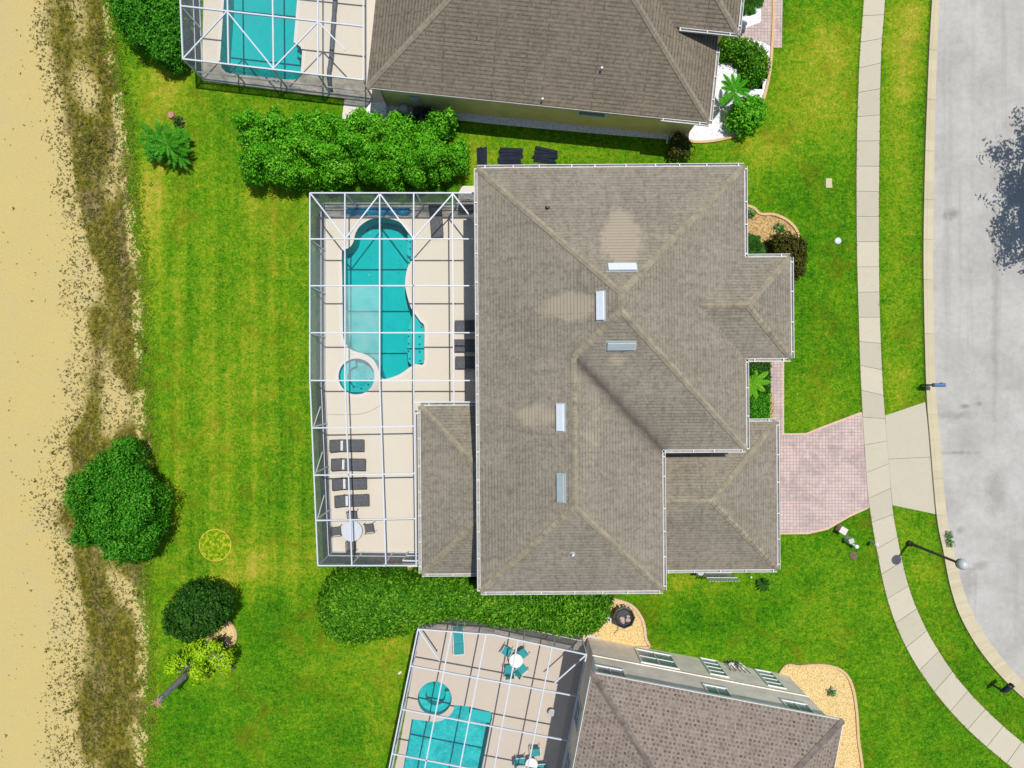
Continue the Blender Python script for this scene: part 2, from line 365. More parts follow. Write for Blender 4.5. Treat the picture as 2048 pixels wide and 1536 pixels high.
M['tile'] = plain('tile_dot', (.01, .04, .09), .3, .5)
def f_water(scale, strength):
    m = bpy.data.materials.new('pool_water'); m.use_nodes = True; nt = m.node_tree; nt.nodes.clear()
    out = nt.nodes.new('ShaderNodeOutputMaterial'); t = nd(nt, 'ShaderNodeBsdfTransparent', Color=(.45, .96, .96, 1)); g = nd(nt, 'ShaderNodeBsdfGlossy', Roughness=.04)
    bm_ = bump(nt, nz(nt, coords(nt), scale, 3, .5, .6), strength, .05); nt.links.new(bm_, g.inputs['Normal'])
    fr = nd(nt, 'ShaderNodeFresnel', IOR=1.33); nt.links.new(bm_, fr.inputs['Normal'])
    mx = nd(nt, 'ShaderNodeMixShader', Fac=fr.outputs[0]); nt.links.new(t.outputs[0], mx.inputs[1]); nt.links.new(g.outputs[0], mx.inputs[2])
    nt.links.new(mx.outputs[0], out.inputs[0]); return m
M['water'] = f_water(2.5, .25); M['water_r'] = f_water(4.0, .8)
def leafmat(name, cols, trans=.25):
    m = bpy.data.materials.new(name); m.use_nodes = True; nt = m.node_tree; b = nt.nodes['Principled BSDF']
    b.inputs['Roughness'].default_value = .6; b.inputs['Specular IOR Level'].default_value = .12
    ri = nt.nodes.new('ShaderNodeNewGeometry').outputs['Random Per Island']; n = nz(nt, coords(nt), .9, 3, .6)
    f = mth(nt, 'ADD', mth(nt, 'MULTIPLY', ri, .6), mth(nt, 'MULTIPLY', n, .4))
    k = len(cols); c = ramp(nt, f, [(.12+.76*i/(k-1), q) for i, q in enumerate(cols)])
    nt.links.new(c, b.inputs['Base Color']); tr = nd(nt, 'ShaderNodeBsdfTranslucent', Color=c)
    mx = nd(nt, 'ShaderNodeMixShader', Fac=trans); nt.links.new(b.outputs[0], mx.inputs[1]); nt.links.new(tr.outputs[0], mx.inputs[2])
    nt.links.new(mx.outputs[0], nt.nodes['Material Output'].inputs[0]); return m
M['leaf'] = leafmat('bright_leaf', [(.02, .16, .003), (.06, .34, .006), (.15, .5, .015), (.33, .66, .07)])
M['leaf_h'] = leafmat('hedge_leaf', [(.012, .085, .003), (.045, .19, .005), (.12, .33, .012), (.27, .46, .04)])
M['leaf_s'] = leafmat('sago_leaf', [(.08, .3, .01), (.14, .42, .015), (.22, .5, .03)])
M['leaf_d'] = leafmat('dark_leaf', [(.008, .045, .005), (.02, .085, .007), (.04, .14, .012), (.08, .2, .03)])
M['leaf_t'] = leafmat('tree_leaf', [(.01, .1, .004), (.028, .2, .006), (.075, .32, .012), (.17, .45, .05)])
M['leaf_y'] = leafmat('lime_leaf', [(.2, .42, .006), (.32, .55, .01), (.48, .66, .02)])
M['leaf_o'] = leafmat('olive_leaf', [(.03, .04, .008), (.07, .08, .012), (.13, .12, .02)])
M['leaf_p'] = leafmat('palm_leaf', [(.015, .16, .004), (.05, .3, .006), (.12, .42, .02)])
M['weedleaf'] = leafmat('weed_leaf', [(.025, .022, .006), (.06, .055, .01), (.13, .105, .025), (.07, .10, .008), (.22, .18, .07)], .1)
M['straw'] = plain('dry_grass', (.46, .36, .05), 1, .05, var=.35, sc=3)

# ------------------------------------------------------------------ plan outlines (photo pixels on the ground)
WALK_L = [(1740, -220), (1727, 0), (1718, 130), (1713, 300), (1713, 480), (1717, 640), (1722, 780), (1733, 960), (1741, 1030), (1755, 1110), (1772, 1190), (1796, 1260), (1832, 1330), (1882, 1400), (1942, 1465), (2025, 1536), (2160, 1640)]
WALK_R = [(1782, -220), (1769, 0), (1761, 120), (1758, 300), (1757, 480), (1759, 640), (1766, 790), (1778, 940), (1784, 1015), (1796, 1085), (1814, 1165), (1838, 1230), (1871, 1293), (1917, 1360), (1977, 1425), (2055, 1493), (2190, 1595)]
KERB_L = [(1880, -220), (1862, 0), (1852, 200), (1846, 400), (1845, 560), (1850, 770), (1858, 880), (1871, 1030), (1884, 1100), (1899, 1175), (1920, 1235), (1958, 1300), (2010, 1362), (2080, 1425), (2200, 1520)]
KERB_R = [(1896, -220), (1879, 0), (1871, 200), (1867, 400), (1866, 560), (1871, 770), (1880, 880), (1893, 1030), (1907, 1100), (1924, 1170), (1947, 1230), (1984, 1290), (2034, 1350), (2100, 1408), (2220, 1500)]
def g2(l): return [P(*a) for a in l]
DECK = g2([(647, 411), (985, 411), (985, 1104), (660, 1106), (646, 760)])
POOL = [(765, 436), (797, 443), (815, 462), (825, 475), (825, 500), (823, 521), (815, 537), (811, 562), (812, 580), (819, 607), (826, 622), (841, 643), (849, 653), (849, 690), (848, 727), (833, 728), (822, 733), (804, 746), (786, 754), (768, 758), (761, 751), (757, 738), (748, 721), (734, 710), (715, 704), (701, 698), (692, 688), (687, 673), (686, 640), (685, 560), (684, 508), (688, 501), (701, 494), (708, 482), (711, 468), (720, 453), (737, 441), (752, 437)]
POOLP = [tuple(P(*a)[:2]) for a in POOL]
SPA_C = P(713.5, 753); SPA_R = 1.06
def circ(c, r, n=40): return [(c[0]+r*math.cos(2*math.pi*k/n), c[1]+r*math.sin(2*math.pi*k/n)) for k in range(n)]
DECK_T = g2([(404, 161), (728, 203), (792, 205), (800, -160), (412, -160)])
POOL_T = [(449, -110), (449, 0), (441, 118), (444, 136), (452, 145), (462, 148), (585, 161), (597, 159), (602, 150), (605, 104), (602, 95), (596, 90), (588, 86), (595, 0), (598, -110)]
POOLP_T = [tuple(P(*a)[:2]) for a in POOL_T]
DECK_B = g2([(848, 1218), (1000, 1229), (1200, 1272), (1175, 1560), (1160, 1640), (765, 1640), (798, 1500)])
POOL_B = [(824, 1437), (848, 1440), (870, 1443), (884, 1440), (896, 1433), (904, 1425), (911, 1409), (938, 1412), (979, 1422), (984, 1428), (984, 1437), (980, 1452), (972, 1494), (964, 1534), (955, 1585), (796, 1585), (807, 1534), (815, 1490)]
POOLP_B = [tuple(P(*a)[:2]) for a in POOL_B]
SPA_BC = P(869.5, 1396); SPA_BR = 1.0

# ------------------------------------------------------------------ lawn (one sheet to the horizon)
DRY = [(330, 190, 90, 70, .3), (300, 370, 60, 60, .22), (300, 480, 40, 200, .22), (520, 225, 60, 30, .16), (940, 320, 40, 50, .34), (1060, 305, 150, 30, .2), (1640, 140, 90, 130, .26), (1800, 60, 40, 120, .24), (1800, 280, 30, 150, .16), (1510, 275, 120, 40, .22),
       (1500, 340, 30, 60, .14), (1340, 1165, 60, 30, .3), (1470, 1165, 70, 25, .14), (560, 1110, 120, 50, .28), (450, 640, 60, 250, .10), (430, 870, 90, 130, .12), (600, 560, 20, 240, -.05), (700, 1330, 90, 70, .12), (760, 1400, 40, 120, .16), (800, 1300, 50, 40, .26), (620, 1300, 40, 60, .1),
       (1640, 800, 60, 60, .16), (1600, 600, 60, 120, -.06), (1880, 1180, 40, 60, .1), (1650, 1290, 60, 60, .1), (430, 1330, 60, 50, .16), (300, 1350, 30, 200, .16), (1420, 1250, 200, 40, -.08), (520, 1250, 70, 70, -.12), (1805, 700, 38, 700, .16), (1590, 190, 60, 80, .2), (1680, 200, 30, 90, .16), (1660, 90, 40, 50, .22), (1820, 110, 30, 60, .26), (1800, 190, 26, 26, .24), (1840, 30, 20, 40, .3), (1540, 300, 40, 30, .2), (1790, 760, 30, 50, .16), (1650, 1220, 70, 60, .12), (1850, 1150, 30, 30, .14), (1900, 1290, 40, 40, .12), (540, 480, 40, 300, .08), (330, 150, 40, 60, .25), (480, 1150, 150, 25, .16), (1880, 1440, 60, 70, -.08), (350, 1440, 120, 60, -.1), (700, 215, 60, 15, .1), (1760, 1110, 20, 60, .05), (290, 1250, 25, 300, .1), (1600, 1170, 50, 40, -.1)]
def lawn():
    f = [-260, -120, -60, -40]
    xs = np.array(f + list(np.arange(-33, 33.01, .4)) + [-q for q in f[::-1]]); ys = np.array(f + list(np.arange(-26, 26.01, .4)) + [-q for q in f[::-1]])
    X, Y = np.meshgrid(xs, ys); px = X*PPM+1024; py = -Y*PPM+768
    dry = np.zeros_like(px)
    for a, b_, rx, ry, k in DRY: dry += k*np.exp(-(((px-a)/rx)**2+((py-b_)/ry)**2))
    mow = np.exp(-np.clip((px-600)/40, 0, None)**2)*np.exp(-np.clip((py-1180)/60, 0, None)**2)*np.exp(-np.clip((300-py)/60, 0, None)**2)
    dry += .10*mow
    n, k = len(ys), len(xs); vs = np.stack([X.ravel(), Y.ravel(), np.zeros(n*k)], 1); fs = []
    holes = [DECK, DECK_T, DECK_B]
    ins = np.zeros((n, k), bool)
    for h in holes:
        hx = [p[0] for p in h]; hy = [p[1] for p in h]
        for j in range(n):
            for i in range(k):
                if min(hx) < xs[i] < max(hx) and min(hy) < ys[j] < max(hy) and inside(xs[i], ys[j], h): ins[j, i] = True
    for j in range(n-1):
        for i in range(k-1):
            if not (ins[j, i] and ins[j+1, i] and ins[j, i+1] and ins[j+1, i+1]): fs.append((j*k+i, j*k+i+1, (j+1)*k+i+1, (j+1)*k+i))
    me = bpy.data.meshes.new('lawn'); me.from_pydata(vs.tolist(), [], fs)
    for nm, arr in (('dry', dry), ('mow', mow)):
        a = me.attributes.new(nm, 'FLOAT', 'POINT'); a.data.foreach_set('value', arr.ravel().astype(np.float32))
    tag(link_mesh('lawn', me, M['lawn']), kind='structure')
lawn()
# ------------------------------------------------------------------ sandy track with its weedy margin
SAND_E = [(-300, 105), (0, 112), (100, 108), (200, 122), (330, 140), (450, 165), (600, 172), (700, 182), (800, 175), (880, 145), (1000, 118), (1100, 150), (1200, 165), (1300, 150), (1536, 152), (1900, 150)]
WEED_E = [(-300, 222), (0, 224), (100, 228), (200, 246), (300, 258), (450, 270), (560, 285), (700, 284), (800, 292), (900, 300), (1000, 290), (1130, 285), (1300, 300), (1536, 292), (1900, 290)]
def xe(tab, py):
    return float(np.interp(py, [a for a, _ in tab], [b for _, b in tab]))
def weedval(px, py):
    a, b = xe(SAND_E, py), xe(WEED_E, py); t = (px-a)/(b-a)
    v = sst(-.75, .25, t)*.62+sst(-.08, .25, t)*.38
    v *= 1-.85*sst(.76, .92, t)*sst(-.25, .25, noise.noise(Vector((px*.02, py*.017, 2)))+.6*noise.noise(Vector((px*.08, py*.05, 4))))
    return v*(.86+.75*noise.noise(Vector((px*.016, py*.008, 9)))) + .12*noise.noise(Vector((px*.02, py*.02, 5)))
def dirt():
    pys = [-3000, -900] + list(np.arange(-200, 1740, 8)) + [2500, 4500]; vs = []; at = []; fs = []; nc = 0
    for py in pys:
        xr = xe(WEED_E, py) + 9*noise.noise(Vector((0, py*.02, 1))) + 9*noise.noise(Vector((3, py*.07, 1))) + 6*noise.noise(Vector((3, py*.21, 1)))
        cols = [-6000, -1500, -400, -60] + list(np.linspace(0, xr, 40)); nc = len(cols)
        for px in cols: vs.append(P(px, py, 0)+Vector((0, 0, .012))); at.append(weedval(px, py))
    for j in range(len(pys)-1):
        for i in range(nc-1): fs.append((j*nc+i, (j+1)*nc+i, (j+1)*nc+i+1, j*nc+i+1))
    me = bpy.data.meshes.new('sand_track'); me.from_pydata(vs, [], fs); a = me.attributes.new('weed', 'FLOAT', 'POINT'); a.data.foreach_set('value', np.array(at, np.float32))
    tag(link_mesh('sand_track', me, M['dirt']), kind='structure')
dirt()
# ------------------------------------------------------------------ road, kerb, sidewalk, drives
def strip(name, L, Rr, z, m, k=8):
    a, b = smooth_line(L, k), smooth_line(Rr, k); mb = MB(); vs = []; n = len(a)
    for p, q in zip(a, b): vs += [P(*p)+Vector((0, 0, z)), P(*q)+Vector((0, 0, z))]
    mb.add(vs, [(2*i, 2*i+1, 2*i+3, 2*i+2) for i in range(n-1)]); return tag(mb.build(name, m), kind='structure')
strip('road', [(a-3, b) for a, b in KERB_R], [(3400, b) for a, b in KERB_R], .006, M['road'])
def kerb():
    a, b = smooth_line(KERB_L, 10), smooth_line(KERB_R, 10); mb = MB(); n = len(a)
    prof = [(0, 0.0), (0, .13), (.26, .13), (.46, .03), (1.0, .022), (1.0, 0)]
    pts = [[P(*(p*(1-t)+q*t)) + Vector((0, 0, z)) for t, z in prof] for p, q in zip(a, b)]
    step = 0
    for i in range(n-1):
        gap = 0.03 if i % 5 == 4 else 0
        A, B = pts[i], [u.lerp(v, 1-gap) for u, v in zip(pts[i], pts[i+1])]
        mb.add(A+B, [(j, j+1, j+7, j+6) for j in range(5)])
    tag(mb.build('kerb', M['kerb']), kind='structure')
    tag(strip('kerb_bed', [(x+1, y) for x, y in KERB_L], [(x-1, y) for x, y in KERB_R], .01, M['joint']), kind='structure')
kerb()
def sidewalk():
    a, b = smooth_line(WALK_L, 24), smooth_line(WALK_R, 24); mb = MB()
    ca = [(P(*p), P(*q)) for p, q in zip(a, b)]
    acc = [0.0]
    for i in range(1, len(ca)): acc.append(acc[-1]+(((ca[i][0]+ca[i][1])-(ca[i-1][0]+ca[i-1][1]))/2).length)
    def at(d):
        i = min(max(1, int(np.searchsorted(acc, d))), len(ca)-1); t = (d-acc[i-1])/(acc[i]-acc[i-1])
        return ca[i-1][0].lerp(ca[i][0], t), ca[i-1][1].lerp(ca[i][1], t)
    d = 0.0
    while d < acc[-1]-2:
        L = 1.48; z = .05+random.uniform(-.004, .004); g = .012
        cols = [at(d+g+(L-2*g)*k/4) for k in range(5)]; vs = []
        for l, r in cols: vs += [l+Vector((0, 0, z)), r+Vector((0, 0, z))]
        n = len(vs); vs += [v+Vector((0, 0, -.06)) for v in vs]
        fs = [(2*i, 2*i+1, 2*i+3, 2*i+2) for i in range(4)]
        ringt = [0, 2, 4, 6, 8, 9, 7, 5, 3, 1]; fs += [(ringt[i], ringt[(i+1) % 10], ringt[(i+1) % 10]+n, ringt[i]+n) for i in range(10)]
        mb.add(vs, fs); d += L
    tag(mb.build('sidewalk', M['walk']), kind='structure')
    strip('sidewalk_bed', [(x+1, y) for x, y in WALK_L], [(x-1, y) for x, y in WALK_R], .016, M['joint'])
sidewalk()
def slab(name, px, z, m, thick=.03): return tag(sheet(name, g2(px), z, m, thick=thick), kind='structure')
slab('driveway', [(1450, 860), (1565, 870), (1612, 869), (1645, 857), (1722, 828), (1729, 905), (1736, 1000), (1740, 1012), (1700, 1029), (1655, 1055), (1616, 1064), (1556, 1066), (1450, 1066)], .022, M['paver'])
slab('front_path', [(1541, 690), (1565, 690), (1565, 869), (1541, 869)], .018, M['paver'])
slab('driveway_border', [(1541, 690), (1568, 690), (1568, 867), (1612, 866), (1644, 853), (1724, 823), (1741, 1015), (1701, 1033), (1656, 1059), (1617, 1068), (1450, 1070), (1450, 1060), (1541, 880)], .013, M['pinkedge'])
slab('driveway_apron', [(1770, 831), (1850, 804), (1858, 880), (1864, 960), (1870, 1028), (1784, 1010), (1776, 920)], .03, M['walk'])
def lines(name, segs, wd, z, m):
    mb = MB()
    for a, b in segs: mb.bar(P(*a)+Vector((0, 0, z)), P(*b)+Vector((0, 0, z)), wd, .008)
    return tag(mb.build(name, m), kind='structure')
lines('apron_joint', [((1776, 918), (1862, 914)), ((1769, 831), (1784, 1010))], .03, .029, M['joint'])
slab('entry_path', [(1522, -160), (1568, -160), (1563, 96), (1548, 96), (1520, 82), (1478, 78), (1478, 62), (1522, 44)], .034, M['paver'])
slab('garden_step', [(806, 1104), (838, 1104), (838, 1133), (806, 1134)], .05, M['pad'])
slab('bare_soil', [(738, 1104), (835, 1106), (842, 1120), (836, 1152), (800, 1152), (760, 1142), (738, 1136)], .01, M['mulch'])
slab('concrete_pad', [(690, 196), (732, 198), (732, 243), (692, 244), (684, 238)], .05, M['pad'])
slab('concrete_pad', [(925, 372), (958, 372), (958, 412), (915, 412), (918, 384)], .03, M['pad'])

# ------------------------------------------------------------------ houses
class Fr:
    def __init__(s, o, ang): s.o = Vector((o[0], o[1], 0)); s.c, s.s = math.cos(ang), math.sin(ang)
    def __call__(s, x, y, z=0): return s.o + Vector((x*s.c-y*s.s, x*s.s+y*s.c, z))
    def inv(s, p): d = Vector((p[0], p[1], 0))-s.o; return (d.x*s.c+d.y*s.s, -d.x*s.s+d.y*s.c)
def roof(parent, faces, m, mcap, stain=None, capw=.17, cut=.24, skip=lambda a, b: False):
    """faces: planar polygons of world points; hips and ridges get caps, valleys get grime"""
    bm = bmesh.new(); vd = {}
    def gv(p):
        k = (round(p.x, 3), round(p.y, 3), round(p.z, 3))
        if k not in vd: vd[k] = bm.verts.new(p)
        return vd[k]
    for f in faces:
        fc = bm.faces.new([gv(p) for p in f]); fc.normal_update()
        if fc.normal.z < 0: fc.normal_flip()
    caps = []; vals = []
    for e in bm.edges:
        if len(e.link_faces) != 2: continue
        f1, f2 = e.link_faces; a, b = e.verts[0].co.copy(), e.verts[1].co.copy(); d = (b-a).normalized()
        c1, c2 = f1.calc_center_median(), f2.calc_center_median()
        def side(f, c):
            t = f.normal.cross(d).normalized()
            return t if (c-a).dot(t) > 0 else -t
        t1, t2 = side(f1, c1), side(f2, c2)
        if (t1+t2).z < -.02:
            if skip(a, b): continue
            cm = MB(); caps.append(cm); up = (f1.normal+f2.normal).normalized(); o = up*.06; n = max(2, int((b-a).length/.3))
            for i in range(n):
                p, q = a.lerp(b, i/n)+o, a.lerp(b, (i+.97)/n)+o+up*.012
                w1 = capw
                cm.add([p+t1*w1-f1.normal*.03, p, q, q+t1*w1-f1.normal*.03], [(0, 1, 2, 3)])
                cm.add([p+t2*w1-f2.normal*.03, p, q, q+t2*w1-f2.normal*.03], [(0, 1, 2, 3)])
        elif abs((t1+t2).z) > .02: vals.append((a, b))
    co = [v.co for v in bm.verts]; x0, x1 = min(c.x for c in co), max(c.x for c in co); y0, y1 = min(c.y for c in co), max(c.y for c in co)
    for ax, lo, hi in ((0, x0, x1), (1, y0, y1)):
        q = lo+cut*.37
        while q < hi:
            pc = Vector((q, 0, 0)) if ax == 0 else Vector((0, q, 0)); pn = Vector((1, 0, 0)) if ax == 0 else Vector((0, 1, 0))
            bmesh.ops.bisect_plane(bm, geom=bm.verts[:]+bm.edges[:]+bm.faces[:], plane_co=pc, plane_no=pn, dist=1e-5); q += cut
    uvl = bm.loops.layers.uv.new('UVMap'); sl_ = bm.verts.layers.float.new('stain'); gl = bm.verts.layers.float.new('grime')
    for f in bm.faces:
        n = f.normal; e = Vector((0, 0, 1)).cross(n)
        e = e.normalized() if e.length > 1e-4 else Vector((1, 0, 0)); u = n.cross(e)
        for l in f.loops: l[uvl].uv = (l.vert.co.dot(e), l.vert.co.dot(u))
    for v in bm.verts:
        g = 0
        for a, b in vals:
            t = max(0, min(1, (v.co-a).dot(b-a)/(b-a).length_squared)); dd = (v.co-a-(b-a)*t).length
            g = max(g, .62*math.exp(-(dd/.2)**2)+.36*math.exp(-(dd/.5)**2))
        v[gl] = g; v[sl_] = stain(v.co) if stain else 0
    og = org(parent)
    for v in bm.verts: v.co -= og
    me = bpy.data.meshes.new('roof'); bm.to_mesh(me); bm.free()
    r = link_mesh('roof', me, m, parent)
    for cm in caps: cm.build('ridge_cap', mcap, r)
    return r
def eaves(parent, loop, z, closed=True, gutter=True, mg=None, hang=1.35):
    """fascia and gutter round an eave polygon (world points, any winding)"""
    pts = [Vector((p[0], p[1], 0)) for p in loop]; n = len(pts); area = sum(pts[i].x*pts[(i+1) % n].y-pts[(i+1) % n].x*pts[i].y for i in range(n))
    if closed and area < 0: pts = pts[::-1]
    fa, tr = MB(), MB(); m = n if closed else n-1
    for i in range(m):
        a, b = pts[i], pts[(i+1) % n]; d = (b-a).normalized(); o = Vector((d.y, -d.x, 0))
        ext = d*.0
        if gutter:
            fa.bar(a+o*.155+Vector((0, 0, z-.03))-d*.0, b+o*.155+Vector((0, 0, z-.03)), .03, .12)
            fa.bar(a+o*.018+Vector((0, 0, z-.04)), b+o*.018+Vector((0, 0, z-.04)), .032, .14)
            tr.bar(a+o*.085+Vector((0, 0, z-.085)), b+o*.085+Vector((0, 0, z-.085)), .11, .02)
            k = max(1, int((b-a).length/hang))
            for j in range(k+1):
                q = a.lerp(b, (j+.3*random.random())/(k+.3)); fa.bar(q+o*.03+Vector((0, 0, z+.02)), q+o*.15+Vector((0, 0, z+.02)), .06, .015)
        else: fa.bar(a+Vector((0, 0, z-.09)), b+Vector((0, 0, z-.09)), .05, .17)
    g = fa.build('gutter' if gutter else 'fascia', mg or M['gutter'], parent)
    if gutter: tr.build('gutter_trough', M['trough'], g)  # trough floor coloured darker grey for the shade inside the channel
def inset(loop, d):
    pts = [Vector((p[0], p[1], 0)) for p in loop]; n = len(pts); area = sum(pts[i].x*pts[(i+1) % n].y-pts[(i+1) % n].x*pts[i].y for i in range(n)); sg = 1 if area > 0 else -1
    out = []
    for i in range(n):
        a, b, c = pts[i-1], pts[i], pts[(i+1) % n]; d1, d2 = (b-a).normalized(), (c-b).normalized()
        n1, n2 = Vector((-d1.y, d1.x, 0))*sg, Vector((-d2.y, d2.x, 0))*sg; k = n1+n2; out.append(b + k*(d/(1+n1.dot(n2))))
    return out
def walls(parent, loop, z0, z1, m, name='wall'):
    mb = MB(); pts = [(p.x, p.y) for p in loop]; n = len(pts)
    mb.add([(x, y, z) for z in (z0, z1) for x, y in pts], [(k, (k+1) % n, n+(k+1) % n, n+k) for k in range(n)])
    return mb.build(name, m, parent)
def window(parent, a, d, up0, up1, width, nx=2, ny=2, out=None, mtrim=None):
    """window on a wall: a = lower left corner (world), d = unit direction along the wall, out = outward normal"""
    out = out or Vector((d.y, -d.x, 0)); z = Vector((0, 0, 1)); A = a+out*.03; h = up1-up0; fr = MB()
    A = Vector((A.x, A.y, up0)); t = .09
    fr.bar(A-d*t/2, A+d*(width+t/2), .1, t, up=z); fr.bar(A+z*h-d*t/2, A+z*h+d*(width+t/2), .07, t, up=z)
    fr.bar(A+z*t/2, A+z*(h-t/2), .07, t, up=d); fr.bar(A+d*width+z*t/2, A+d*width+z*(h-t/2), .07, t, up=d)
    for i in range(1, nx): fr.bar(A+d*width*i/nx+z*.05-out*.005, A+d*width*i/nx+z*(h-.05)-out*.005, .045, .045, up=d)
    for j in range(1, ny): fr.bar(A+z*h*j/ny+d*.05-out*.002, A+z*h*j/ny+d*(width-.05)-out*.002, .045, .045, up=z)
    f = fr.build('window', mtrim or M['trim'], parent)
    g = MB(); q = A-out*.012; g.quad(q, q+d*width, q+d*width+z*h, q+z*h); g.build('pane', M['glass'], f); return f
SL = .46
# ---------------- main house
EZ = 6.1; hk = (CAM_H-EZ)/CAM_H/PPM
hp = P(1222, 760, EZ); HF = Fr((hp.x, hp.y), R(.45))
def hx(px): return (px-1222)*hk
def hy(py): return -(py-760)*hk
house = empty('house', (hp.x, hp.y, 0), 'large two storey house with grey brown hip roof in the middle of the photo', 'house')
ax0, ax1, ay1, ay0, bx1, by0, ex1, ey1, ey0 = hx(958), hx(1491), hy(335), hy(900), hx(1323), hy(1181), hx(1582), hy(517), hy(719)
w_, v_, u_ = (ax1-ax0)/2, (bx1-ax0)/2, (ey1-ey0)/2; xm, xb, em = ax0+w_, ax0+v_, (ey0+ey1)/2
H = lambda x, y, z: HF(x, y, EZ+z*SL)
FACES = [[H(ax0, by0, 0), H(xb, by0+v_, v_), H(xb, ay0+v_, v_), H(xm, ay0+w_, w_), H(xm, ay1-w_, w_), H(ax0, ay1, 0)],
         [H(ax0, ay1, 0), H(xm, ay1-w_, w_), H(ax1, ay1, 0)],
         [H(ax1, ay0, 0), H(ax1, ey0, 0), H(ax1-u_, em, u_), H(ax1, ey1, 0), H(ax1, ay1, 0), H(xm, ay1-w_, w_), H(xm, ay0+w_, w_)],
         [H(xm, ay0+w_, w_), H(xb, ay0+v_, v_), H(bx1, ay0, 0), H(ax1, ay0, 0)],
         [H(bx1, by0, 0), H(bx1, ay0, 0), H(xb, ay0+v_, v_), H(xb, by0+v_, v_)],
         [H(ax0, by0, 0), H(bx1, by0, 0), H(xb, by0+v_, v_)],
         [H(ax1, ey1, 0), H(ax1-u_, em, u_), H(ex1-u_, em, u_), H(ex1, ey1, 0)],
         [H(ax1, ey0, 0), H(ex1, ey0, 0), H(ex1-u_, em, u_), H(ax1-u_, em, u_)],
         [H(ex1, ey0, 0), H(ex1, ey1, 0), H(ex1-u_, em, u_)]]
# rain-washed pale streaks below the metal vents: (photo px centre, half sizes, strength)
ST = [(1242, 480, 38, 55, .75), (1235, 430, 18, 28, .5), (1140, 612, 52, 30, .7), (1090, 618, 28, 22, .4), (1075, 832, 45, 26, .55), (1030, 828, 40, 22, .28), (1242, 720, 30, 14, .5), (1085, 975, 30, 26, .25), (1096, 395, 8, 26, .35), (1180, 860, 25, 120, .35), (1360, 1060, 40, 130, .0), (1400, 700, 90, 90, .22), (1150, 860, 14, 150, .3), (1400, 570, 60, 30, .2), (1440, 585, 40, 25, .3)]
def stain_h(c):
    k = CAM_H/(CAM_H-c.z)*PPM; px, py = c.x*k+1024, -c.y*k+768; s = 0
    for a, b, rx, ry, q in ST:
        d = ((px-a)/rx)**2+((py-b)/ry)**2; s = max(s, q*math.exp(-d**2*.6))
    return s
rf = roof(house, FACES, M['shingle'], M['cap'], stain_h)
LOOP = [HF(*p) for p in ((ax0, by0), (bx1, by0), (bx1, ay0), (ax1, ay0), (ax1, ey0), (ex1, ey0), (ex1, ey1), (ax1, ey1), (ax1, ay1), (ax0, ay1))]
eaves(house, LOOP, EZ)
walls(house, inset(LOOP, .5), 0, EZ-.1, M['stucco'])
sheet('soffit', [(p.x, p.y) for p in inset(LOOP, .03)], EZ-.14, M['soffit'], parent=house)
def slope_pt(px, py):
    """point of the main roof seen at a photo pixel"""
    o = Vector((0, 0, CAM_H)); d = (P(px, py, 0)-o).normalized(); best = None
    for f in FACES:
        for i in range(1, len(f)-1):
            h = geometry.intersect_ray_tri(f[0], f[i], f[i+1], d, o, True)
            if h is not None and (best is None or h.z > best[0].z):
                n = (f[1]-f[0]).cross(f[2]-f[0]).normalized(); best = (h, n if n.z > 0 else -n)
    return best
def roof_vent(par, p, n, L, W, alongx, m):
    e = Vector((0, 0, 1)).cross(n).normalized(); u = n.cross(e)
    mb = MB(); a, b = p-e*L/2, p+e*L/2
    # low hood: higher on the upslope side, with a shadow gap beneath the lip
    prof = [(-.5*W, .03), (-.5*W, .14), (.42*W, .2), (.5*W, .17), (.5*W, .03)]
    vs = [q+u*s+n*h for q in (a, b) for s, h in prof]; k = 5
    mb.add(vs, [(i, i+1, k+i+1, k+i) for i in range(4)]+[(0, 1, 2, 3, 4), (9, 8, 7, 6, 5)])
    o = mb.build('roof_vent', m, par, bevel=.012)
    fl = MB(); fl.add([q+u*s+n*.02 for q, s in ((a-e*.06, -.58*W), (b+e*.06, -.58*W), (b+e*.06, .6*W), (a-e*.06, .6*W))], [(0, 1, 2, 3)])
    fl.build('flashing', M['vent_g'], o); return o
for px, py, L, mm, lab in ((1244, 536, 1.42, 'vent_w', None), (1202, 612, 1.42, 'vent_w', None), (1242, 691, 1.42, 'vent_g', 'dull grey metal roof vent'), (1122, 835, 1.38, 'vent_w', None), (1123, 976, 1.38, 'vent_g', 'dull grey metal roof vent')):
    r_ = slope_pt(px, py)
    o = roof_vent(rf, r_[0], r_[1], L-.1, .4, True, M[mm])
    if lab: o['label'] = lab
for px, py, hgt, mm in ((1095, 416, .3, 'dark'), (1145, 1107, .35, 'white'), ):
    r_ = slope_pt(px, py); mb = MB(); mb.cyl(r_[0]-Vector((0, 0, .1)), .06, hgt+.1, 10); mb.cyl(r_[0]-Vector((0, 0, .02)), .14, .08, 10, .07); mb.build('vent_pipe', M[mm], rf)
